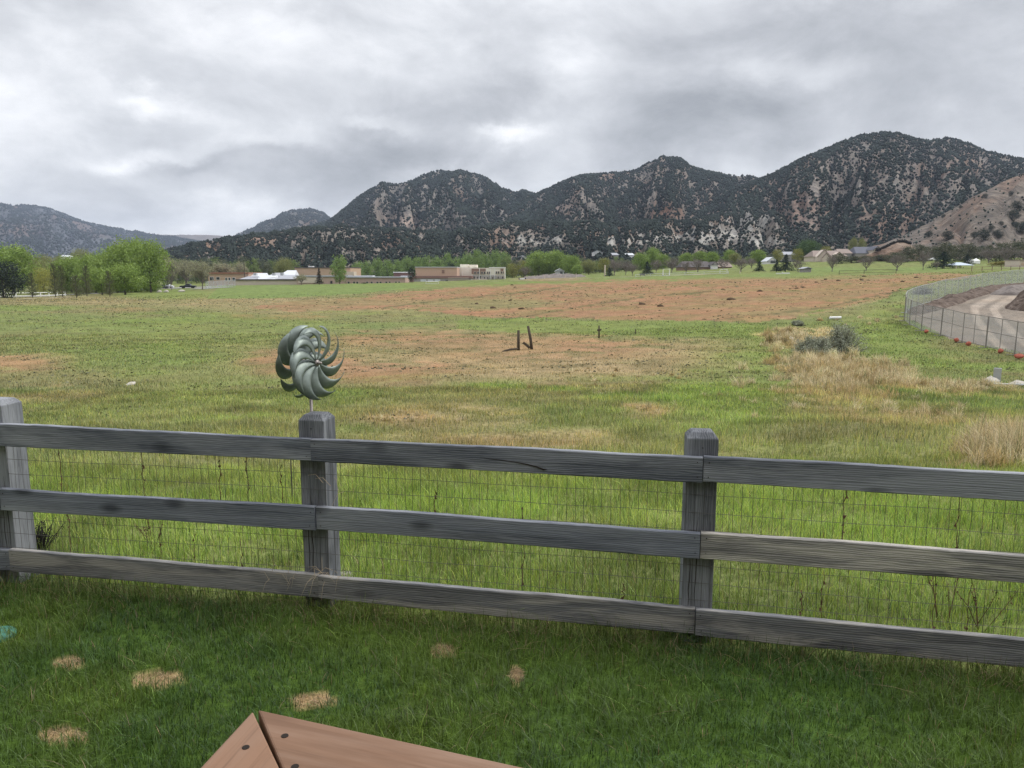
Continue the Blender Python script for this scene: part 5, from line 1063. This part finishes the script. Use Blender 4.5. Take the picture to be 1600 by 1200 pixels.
o, p = pole('field_post', 936, 52, 508.5, 0, .055, 'thin dark post with a crosspiece, third old post from the left'); mb = MB(); mb.tube([(-.14, 0, .55), (.14, 0, .57)], .06, 5); mb.build('crosspiece', M['oldwood'], o)
pole('field_post', 993, 54, 513.5, 0, .035, 'thinnest faint post, rightmost of the old field posts')
a, b_ = gpt(785, 43), gpt(809, 43.6); mb = MB(); mb.tube([Vector((0, 0, .03)), (b_ - a) * .5 + Vector((0, 0, .1)), (b_ - a) + Vector((0, 0, .12))], [.03, .07, .06], 6); tag(mb.build('fallen_log', M['oldwood'], None, loc=a), 'dark fallen log at the foot of the upright field post', 'log')
a = gpt(1296, 62); b_ = gpt(1314, 62); mb = MB(); mb.tube([Vector((0, 0, .12)), b_ - a + Vector((0, 0, .1))], .11, 10); tag(mb.build('white_pipe', M['pole_white'], None, loc=a), 'white pipe lying in the grass above the sagebrush', 'pipe')
# sagebrush
t = NT('sage_leaf'); M['sageleaf'] = leafmat('sage_leaf', .2)
def sagebrush(px, d, w, h, label, seed):
    p = gpt(px, d); g = np.random.default_rng(seed); q = random.Random(seed); root = empty('sagebrush', p, 0, label, 'shrub'); mb = MB(); P = []; C = []
    for k in range(95):
        a = q.uniform(0, 6.28); el = q.uniform(.15, 1.35); v = Vector((math.cos(a) * math.cos(el) * w / 2, math.sin(a) * math.cos(el) * w / 2, math.sin(el) * h)) * q.uniform(.75, 1.08); m_ = v * .5 + Vector((0, 0, -.06 * h)); mb.tube([(0, 0, -.05), m_, v], [.022, .014, .005], 4, cap=False)
        n = 75; s = g.uniform(.45, 1.05, n)[:, None]; P.append(np.array(v)[None] * s + g.normal(0, .045 * w, (n, 3)) * np.array((1, 1, .8))); C.append(np.array((.29, .305, .235)) * g.uniform(.5, 1.35) * g.uniform(.8, 1.2, (n, 1)))
    mb.build('stems', M['bark'], root); P = np.concatenate(P); P[:, 2] = np.maximum(P[:, 2], .02); Vv, T, cc = leaves(P, .085, np.concatenate(C), .5); npmesh('foliage', Vv, T, M['sageleaf'], cc, root)
sagebrush(1314, 40.5, 2.7, 1.5, 'large grey green sagebrush bush beside the straw grass', 1); sagebrush(1270, 38.8, 2.0, .85, 'smaller grey green sagebrush in front of the large one', 2); sagebrush(1246, 58, 1.0, .34, 'low far sagebrush tuft at the corner of the red field', 3)
sagebrush(1441, 88, 2.6, .9, 'round grey bush on the red field edge beside the chain link fence', 4)
# ------------------------------------------------------------------ temporary chain link fence round the lot
t = NT('chain_link'); uv = t.obj(); sp_ = t.n('SeparateXYZ'); t.l(uv, sp_.inputs[0]); w1 = t.math('ADD', sp_.outputs['X'], sp_.outputs['Z']); w2 = t.math('SUBTRACT', sp_.outputs['X'], sp_.outputs['Z'])
def wires(w): f = t.math('FRACT', t.math('MULTIPLY', w, 1 / .072)); return t.math('LESS_THAN', f, .22)
msk = t.math('MAXIMUM', wires(w1), wires(w2)); p = t.n('BsdfPrincipled'); p.inputs['Base Color'].default_value = (.40, .43, .46, 1); p.inputs['Metallic'].default_value = .2; p.inputs['Roughness'].default_value = .5; tr = t.n('BsdfTransparent'); mx = t.n('MixShader'); t.l(msk, mx.inputs[0]); t.l(tr.outputs[0], mx.inputs[1]); t.l(p.outputs[0], mx.inputs[2]); t.l(mx.outputs[0], t.out.inputs[0]); M['link'] = t.m
M['galv'] = plain('galvanised_tube', (.40, .41, .42), .45, .5, .5, .15, 6); M['rusty'] = plain('dull_tube', (.22, .20, .185), .7, .3, .3, .2, 6)
PL, PH = 3.0, 1.8
def panel_proto(mat, mid=True):
    root = bpy.data.objects.new('fence_panel', None); COL.objects.link(root); mb = MB(); r = .021
    for x in (0, PL - .06): mb.tube([(x, 0, -.05), (x, 0, PH)], r, 6)
    mb.tube([(0, 0, PH), (PL - .06, 0, PH)], r, 6); mb.tube([(0, 0, .08), (PL - .06, 0, .08)], r, 6)
    if mid: mb.tube([(PL / 2, 0, .08), (PL / 2, 0, PH)], r * .8, 6); mb.tube([(0, 0, .95), (PL - .06, 0, .95)], r * .8, 6)
    mb.build('frame', M[mat], root); mb = MB(); mb.add([(0, .0, .08), (PL - .06, 0, .08), (PL - .06, 0, PH), (0, 0, PH)], [(0, 1, 2, 3)]); mb.build('wire_mesh', M['link'], root)
    for x in (.02, PL - .08): mb = MB(); mb.tube([(x, -.4, .0), (x, .4, .0)], .02, 5); mb.build('foot', M[mat], root)
    return root
LINE = [gpt(px, d) for px, d in ((1680, 35.5), (1600, 40.5), (1545, 44), (1490, 48.5), (1447, 52.5), (1424, 55), (1411, 60), (1416, 64.5), (1440, 71), (1478, 79), (1520, 89), (1562, 99), (1602, 108), (1660, 118))]
seg = [((b_ - a).xy.length) for a, b_ in zip(LINE, LINE[1:])]; cum = np.concatenate([[0], np.cumsum(seg)]); n_ = int(cum[-1] / PL); proto = [None, None]; bend = cum[6]
for k in range(n_):
    s0, s1 = k * PL, (k + 1) * PL; P0 = [np.interp(s0, cum, [q[i] for q in LINE]) for i in (0, 1)]; P1 = [np.interp(s1, cum, [q[i] for q in LINE]) for i in (0, 1)]; far = s0 > bend
    if proto[far] is None: o = proto[far] = panel_proto('galv' if far else 'rusty', not far)
    else: o = copy_tree(proto[far])
    z0, z1 = g1(*P0), g1(*P1); o.location = (P0[0], P0[1], z0 + .03); o.rotation_euler = (0, -math.atan2(z1 - z0, PL), math.atan2(P1[1] - P0[1], P1[0] - P0[0]))
    if far: tag(o, 'pale galvanised chain link panel in the far run behind the dirt lot', 'fence panel', 'far run of temporary chain link panels')
    else: tag(o, 'dull grey chain link panel with a middle bar in the near run by the lot', 'fence panel', 'near run of temporary chain link panels')
for px, d, lab in ((1432, 53.6, 'faint vertical tube of an open chain link gate left of the fence bend'),):
    pass
M['orange'] = plain('orange_sack', (.40, .12, .08), .7, .2, 0, .2, 5)
for i, (px, d, sx, lab) in enumerate([(1447, 51.6, .15, 'orange sandbag farthest along the chain link fence, near the bend'), (1494, 47.4, .15, 'reddish orange sandbag second from the bend'), (1513, 45.6, .19, 'bright round orange sandbag in the middle of the fence run'), (1563, 41.8, .14, 'orange sandbag with a white patch near the signpost'), (1592, 39.6, .26, 'long flat orange sandbag at the right edge')]):
    p = gpt(px, d); o = rockmb(sx, sx * .6, .12, 40 + i, 10, 7).build('sandbag', M['orange'], None, True, loc=p + Vector((0, 0, .16))); tag(o, lab, 'sandbag', 'orange sandbags on the fence feet')
# grey post with a fallen pipe
p = gpt(1557, 27.2); mb = MB(); mb.box((-.035, -.12, -.3), (.035, .12, zat(575, 27.2) - p.z)); o = mb.build('signpost', M['galv'], None, loc=p, bevel=.01); o.rotation_euler = (0, 0, .9); tag(o, 'grey flat signpost standing in weeds below the chain link fence', 'post')
a = gpt(1552, 25.8); b_ = gpt(1640, 25.2); mb = MB(); mb.tube([Vector((0, 0, .08)), b_ - a + Vector((0, 0, .08))], .035, 8); tag(mb.build('fallen_pipe', M['galv'], None, loc=a), 'long grey pipe lying on the ground beside the signpost', 'pipe')
# soil berms and a gravel pile in the lot
t = NT('dark_soil'); v = t.pos(); a = t.noise(v, 1.5, 6, .65); M['soil'] = t.pbr(t.ramp(a, [(.3, (.06, .045, .037)), (.55, (.135, .105, .088)), (.75, (.24, .20, .17))]), .95, .05, 0, t.bump(a, 1, .25))
M['gravel'] = plain('grey_gravel', (.20, .175, .16), .95, .1, 0, .3, 4, .6)
def mound(name, pts, hgt, wid, mat, label, seed, cat='soil pile'):
    pts = [Vector(p) for p in pts]; N = 60; M_ = 14; L = len(pts) - 1; vs_ = []; fs_ = []
    for i in range(N + 1):
        s = i / N * L; k = min(int(s), L - 1); c = pts[k].lerp(pts[k + 1], s - k); d_ = (pts[k + 1] - pts[k]).xy.normalized(); n = Vector((-d_.y, d_.x, 0)); e = math.sin(math.pi * i / N) ** .4
        for j in range(M_ + 1):
            q = j / M_ * 2 - 1; x, y = c.x + n.x * q * wid * e, c.y + n.y * q * wid * e; b = float(fbm(np.array([x * .9]), np.array([y * .9]), seed, 4)[0]); b2 = float(fbm(np.array([x * 3]), np.array([y * 3]), seed + 2, 3)[0])
            vs_.append((x, y, g1(x, y) - .12 + (hgt * (1 - q * q) ** .9 * (.3 + 1.3 * b) + .35 * (b2 - .4) * (1 - q * q)) * e))
    fs_ = [(i * (M_ + 1) + j, (i + 1) * (M_ + 1) + j, (i + 1) * (M_ + 1) + j + 1, i * (M_ + 1) + j + 1) for i in range(N) for j in range(M_)]
    mb = MB(); mb.add(vs_, fs_); return tag(mb.build(name, M[mat], None), label, cat)
mound('soil_pile', [gpt(1428, 62), gpt(1440, 66), gpt(1475, 72), gpt(1525, 83), gpt(1580, 97), gpt(1640, 106)], .6, 1.5, 'soil', 'long dark soil berm inside the chain link fence', 3)
mound('soil_pile', [gpt(1618, 62), gpt(1650, 66), gpt(1700, 72)], 1.7, 3.6, 'soil', 'dark soil heap cut by the right edge of the photo', 5)
mound('gravel_pile', [gpt(1575, 78), gpt(1590, 80), gpt(1615, 82)], 1.0, 2.6, 'gravel', 'low grey gravel heap on the dirt lot', 7)
mound('soil_bank', [gpt(812, 330), gpt(845, 330), gpt(880, 326), gpt(915, 320)], 1.6, 6, 'gravel', 'low brown soil bank behind the white dumpster', 9, 'soil bank')
# roads on the left
def ribbon(name, pts, wid, mat, dz):
    P = [gpt(px, d) for px, d in pts]; out = []
    for a, b_ in zip(P, P[1:]):
        for k in range(12): out.append(a.lerp(b_, k / 12))
    out.append(P[-1]); vs_ = []
    for i, c in enumerate(out):
        d_ = (out[min(i + 1, len(out) - 1)] - out[max(i - 1, 0)]).xy.normalized(); n = Vector((-d_.y, d_.x, 0)) * wid / 2
        for s in (-1, 0, 1): q = c + n * s; vs_.append((q.x, q.y, g1(q.x, q.y) + dz))
    mb = MB(); mb.add(vs_, [(i * 3 + s, i * 3 + s + 1, i * 3 + s + 4, i * 3 + s + 3) for i in range(len(out) - 1) for s in (0, 1)]); o = mb.build(name, mat, None); return tag(o, kind='structure')
M['asphalt'] = plain('pale_asphalt', (.30, .29, .285), .9, .2, 0, .12, .6); M['path'] = plain('gravel_path', (.36, .30, .24), .95, .1, 0, .15, .6)
ribbon('road', [(-160, 205), (0, 214), (60, 222), (110, 236), (160, 250), (230, 262), (300, 272), (360, 285)], 7, M['asphalt'], .12)
ribbon('path', [(-60, 160), (0, 166), (40, 172), (90, 186), (130, 200)], 1.6, M['path'], .08)
ribbon('road', [(150, 300), (230, 292), (330, 300)], 14, M['asphalt'], .12)
ribbon('path', [(740, 268), (800, 272), (880, 276), (960, 272), (1040, 268), (1140, 262)], 1.6, M['path'], .10)
def rail_fence(name, pts, h, nr, mat, gap, label, rad=.06, cat='fence'):
    P = [gpt(px, d) for px, d in pts]; root = empty(name, P[0], 0, label, cat); o0 = P[0]; posts = []
    for a, b_ in zip(P, P[1:]):
        n = max(1, int((b_ - a).length / gap))
        for k in range(n): q = a.lerp(b_, k / n); q.z = g1(q.x, q.y); posts.append(q)
    posts.append(P[-1]); m0 = None
    for q in posts:
        if m0 is None: mb = MB(); mb.box((-rad, -rad, -.2), (rad, rad, h)); o = m0 = mb.build('post', M[mat], root)
        else: o = m0.copy(); COL.objects.link(o); o.parent = root
        o.location = q - o0
    for r_ in range(nr):
        z = h * (.95 - r_ * .8 / max(nr - 1, 1) * .8); mb = MB()
        for a, b_ in zip(posts, posts[1:]): mb.tube([a - o0 + Vector((0, -rad - .02, z)), b_ - o0 + Vector((0, -rad - .02, z))], rad * .8, 4)
        mb.build('rail', M[mat], root)
    return root
rail_fence('rail_fence', [(-60, 199), (0, 203), (50, 209), (102, 222)], 1.2, 2, 'pole_white', 3.0, 'white two rail road fence at the left edge of the photo', .11)
rail_fence('rail_fence', [(993, 262), (1040, 264), (1100, 266), (1138, 262)], .9, 2, 'roof_light', 5.0, 'pale white rail fence around the park behind the red field', .05)
rail_fence('rail_fence', [(1311, 208), (1350, 207), (1400, 206)], 1.1, 2, 'oldwood', 4.5, 'dark thin rail fence along the top edge of the red field', .05)
rail_fence('rail_fence', [(1518, 200), (1550, 205), (1593, 212)], 1.2, 2, 'wood_brown', 3.5, 'brown rail fence right of the pavilion', .06)
r = rail_fence('link_fence', [(322, 262), (334, 275), (368, 300)], 2.6, 2, 'metal_grey', 4.0, 'grey mesh fence sloping up beside the tan school wing', .05)
P = [gpt(px, d) - gpt(322, 262) for px, d in ((322, 262), (334, 275), (368, 300))]; mb = MB()
for a, b_ in zip(P, P[1:]): mb.add([a, b_, b_ + Vector((0, 0, 2.5)), a + Vector((0, 0, 2.5))], [(0, 1, 2, 3)])
mb.build('wire_mesh', M['link'], r)
def goal(px0, px1, top, d, label, dep=1.2, r=.09):
    a, b_ = gpt(px0, d), gpt(px1, d); z = zat(top, d); mb = MB(); root = empty('soccer_goal', a, 0, label, 'goal'); h0, h1 = z - a.z, z - a.z; e = b_ - a
    mb.tube([(0, 0, -.1), (0, 0, h0), (e.x, 0, h1), (e.x, 0, e.z - .1)], r, 6); mb.build('frame', M['pole_white'], root)
    mb = MB()
    for q in (0, e.x): mb.tube([(q, 0, h0), (q, dep, 0)], r * .5, 4)
    mb.tube([(0, dep, .05), (e.x, dep, .05)], r * .5, 4); mb.build('back_frame', M['roof_light'], root)
goal(665.5, 685, 440, 262, 'white soccer goal in front of the gym'); goal(1036, 1046, 420.5, 268, 'white goal frame beside the bare orchard, left of two', r=.13); goal(1125, 1136, 421, 272, 'thin white goal frame right of the pale rail fence', r=.08)
# dumpster, board, tents, lamp and sign poles
b = bld('dumpster', 816, 300, 'small white bin between two dark posts behind the field', 'bin'); B(b, 812, 820, 434.5, None, 300, 2, 'wall_white', 'body'); B(b, 810.4, 811.8, 434, None, 299.5, .5, 'dark_and_shade', 'post'); B(b, 820.4, 821.8, 434, None, 299.5, .5, 'dark_and_shade', 'post')
b = bld('board_sign', 1228, 240, 'low white board lying in front of the wide dark spruce', 'board'); B(b, 1213, 1224, 426.6, 428, 240, .4, 'wall_white', 'panel'); B(b, 1223, 1234, 426, 428.6, 239.5, .5, 'wall_white', 'panel'); B(b, 1222, 1222.8, 425, None, 239.8, .3, 'pole_white', 'post')
M['canvas'] = plain('white_canvas', (.80, .80, .79), .8, .2, 0, .06, 1)
def car(px, d, label, mat, L=4.8, rz=0, kind='pickup_truck', cat='truck'):
    p = gpt(px, d); root = empty(kind, p, rz, label, cat); H = .95; mb = MB()
    prof = [(-.5, .35), (-.5, .9), (-.34, 1.0), (-.20, 1.05), (-.08, 1.65), (.14, 1.68), (.2, 1.05), (.5, 1.0), (.5, .35)] if kind == 'pickup_truck' else [(-.5, .32), (-.5, .8), (-.3, .95), (-.14, 1.42), (.2, 1.45), (.42, .98), (.5, .9), (.5, .32)]
    vs_ = [(x * L, s * H * (1 if z < 1.1 else .82), z) for s in (-1, 1) for x, z in prof]; n = len(prof); mb.add(vs_, [tuple(range(n)), tuple(range(2 * n - 1, n - 1, -1))] + [(k, n + k, n + (k + 1) % n, (k + 1) % n) for k in range(n)]); mb.build('body', mat, root, bevel=.05)
    for x in (-.3 * L, .3 * L):
        for s in (-1, 1): mb = MB(); mb.tube([(x, s * .72, .36), (x, s * .97, .36)], .36, 14); mb.build('wheel', M['dark_and_shade'], root)
    for s in (-1, 1): mb = MB(); mb.add([(x * L, s * (H * .86 + .09), z) for x, z in ((-.16, 1.12), (-.07, 1.52), (.12, 1.54), (.17, 1.12))], [(0, 1, 2, 3)]); mb.build('side_window', M['glass'], root)
    return root
car(294, 288, 'dark navy pickup truck parked at the left of the school', plain('navy_paint', (.022, .025, .04), .35, .5), 5.6, .1)
for px, d, c, lab in [(254, 292, (.05, .05, .06), 'dark car parked left of the silver car'), (262, 297, (.55, .56, .58), 'silver car parked left of the dark pickup')]: car(px, d, lab, plain('car_paint', c, .35, .5), 4.5, .2, 'parked_car', 'car')
for px, d, lab in [(1443, 372, 'left white car on the lane behind the tall thin bare tree'), (1459, 374, 'right white car just left of the big dark pine'), (1414, 372, 'white car left of the pair on the lane')]: car(px, d, lab, plain('white_paint', (.75, .75, .75), .35, .5), 4.6, 0, 'parked_car', 'car')
def tent(px0, px1, top, d, label):
    a, b_ = gpt(px0, d), gpt(px1, d); zt = zat(top, d) - a.z; w = b_.x - a.x; root = empty('tent', a, 0, label, 'tent'); mb = MB(); e = zt * .55; mb.add([(0, 0, e), (w, 0, e), (w, 3, e), (0, 3, e), (w / 2, 1.5, zt)], [(0, 1, 4), (1, 2, 4), (2, 3, 4), (3, 0, 4), (0, 3, 2, 1)]); mb.build('canopy', M['canvas'], root); mb = MB(); mb.box((.1, .1, 0), (w - .1, 2.9, e - .02)); mb.build('side_wall', M['canvas'], root)
tent(1515, 1523, 404.2, 318, 'left white tent on the lane right of the pavilion'); tent(1523.5, 1532, 403.4, 319, 'taller right white tent on the lane right of the pavilion')
for px, d, top, lab in [(900, 300, 427, 'thin pale post on the grass edge, right one behind the soil bank'), (883, 296, 430, 'thin pale post at the right foot of the soil bank'), (851, 290, 429, 'thin pale post in front of the soil bank'), (1156, 262, 423, 'pale post left of the conical spruce'), (945, 310, 414, 'pale thick pole left of the small dark spruce')]:
    p = gpt(px, d); mb = MB(); mb.tube([(0, 0, -.2), (0, 0, zat(top, d) - p.z)], .12 if px != 945 else .28, 6); tag(mb.build('marker_post', M['stucco_pale'], None, loc=p), lab, 'post')
p = gpt(6, 206); mb = MB(); H_ = zat(454, 206) - p.z; mb.tube([(0, 0, -.1), (0, 0, .2 * H_), (0, 0, .55 * H_), (0, 0, .72 * H_), (0, 0, .76 * H_), (0, 0, H_ * .98)], [.34, .38, .34, .26, .42, .40], 10); tag(mb.build('stone_pillar', M['stucco_cream'], None, loc=p), 'white pillar monument behind the white road fence', 'pillar')
mb = MB(); p = gpt(383, 332); mb.tube([(0, 0, -.2), (0, 0, zat(412, 332) - p.z)], .16, 6); tag(mb.build('light_pole', M['bark'], None, loc=p), 'dark light pole above the left school wing', 'pole')
# bench by the spruce
for px, d, lab in [(1004, 272, 'dark park bench on the path left of the dark spruce')]:
    p = gpt(px, d); root = empty('park_bench', p, 0, lab, 'bench'); mb = MB(); mb.box((-.9, -.25, .42), (.9, .25, .48)); mb.build('seat', M['oldwood'], root); mb = MB(); mb.box((-.9, .22, .5), (.9, .28, .95)); mb.build('backrest', M['oldwood'], root)
    for x in (-.8, .8): mb = MB(); mb.box((x - .05, -.22, -.1), (x + .05, .22, .42)); mb.build('leg', M['oldwood'], root)
# dark stones and clods scattered over the red field
M['clod'] = plain('dark_clod', (.085, .06, .04), .95, .05, 0, .4, 2); c0_ = None
for i, (px, d) in enumerate([(797, 118), (770, 100), (815, 96), (745, 112), (1003, 96), (1032, 90), (1130, 128), (1142, 97), (1187, 112), (1245, 118), (1255, 122), (1310, 150), (1346, 150), (1275, 140), (1350, 170), (1290, 160), (1410, 130), (1432, 150), (800, 210), (805, 190)]):
    p = gpt(px, d); q = .3 + .25 * ((i * 37) % 10) / 10; o = rockmb(q, q * .6, q * .4, 60 + i, 8, 6).build('soil_clod', M['clod'], None, True, loc=p + Vector((0, 0, .05))); tag(o, 'dark clod of earth lying on the red dirt field', 'clod', 'dark clods on the red field')
if HAZE:
    mb = MB(); mb.box((-6000, -60, -60), (6000, 7600, 480)); hz = mb.build('haze', plain('haze_air', (1, 1, 1)), None); tag(hz, kind='stuff'); m = hz.data.materials[0]; nt = m.node_tree; nt.nodes.clear(); oo = nt.nodes.new('ShaderNodeOutputMaterial'); pv = nt.nodes.new('ShaderNodeVolumePrincipled')
    pv.inputs['Color'].default_value = (.66, .78, 1.0, 1); pv.inputs['Density'].default_value = HAZE; pv.inputs['Anisotropy'].default_value = .0; nt.links.new(pv.outputs[0], oo.inputs['Volume'])
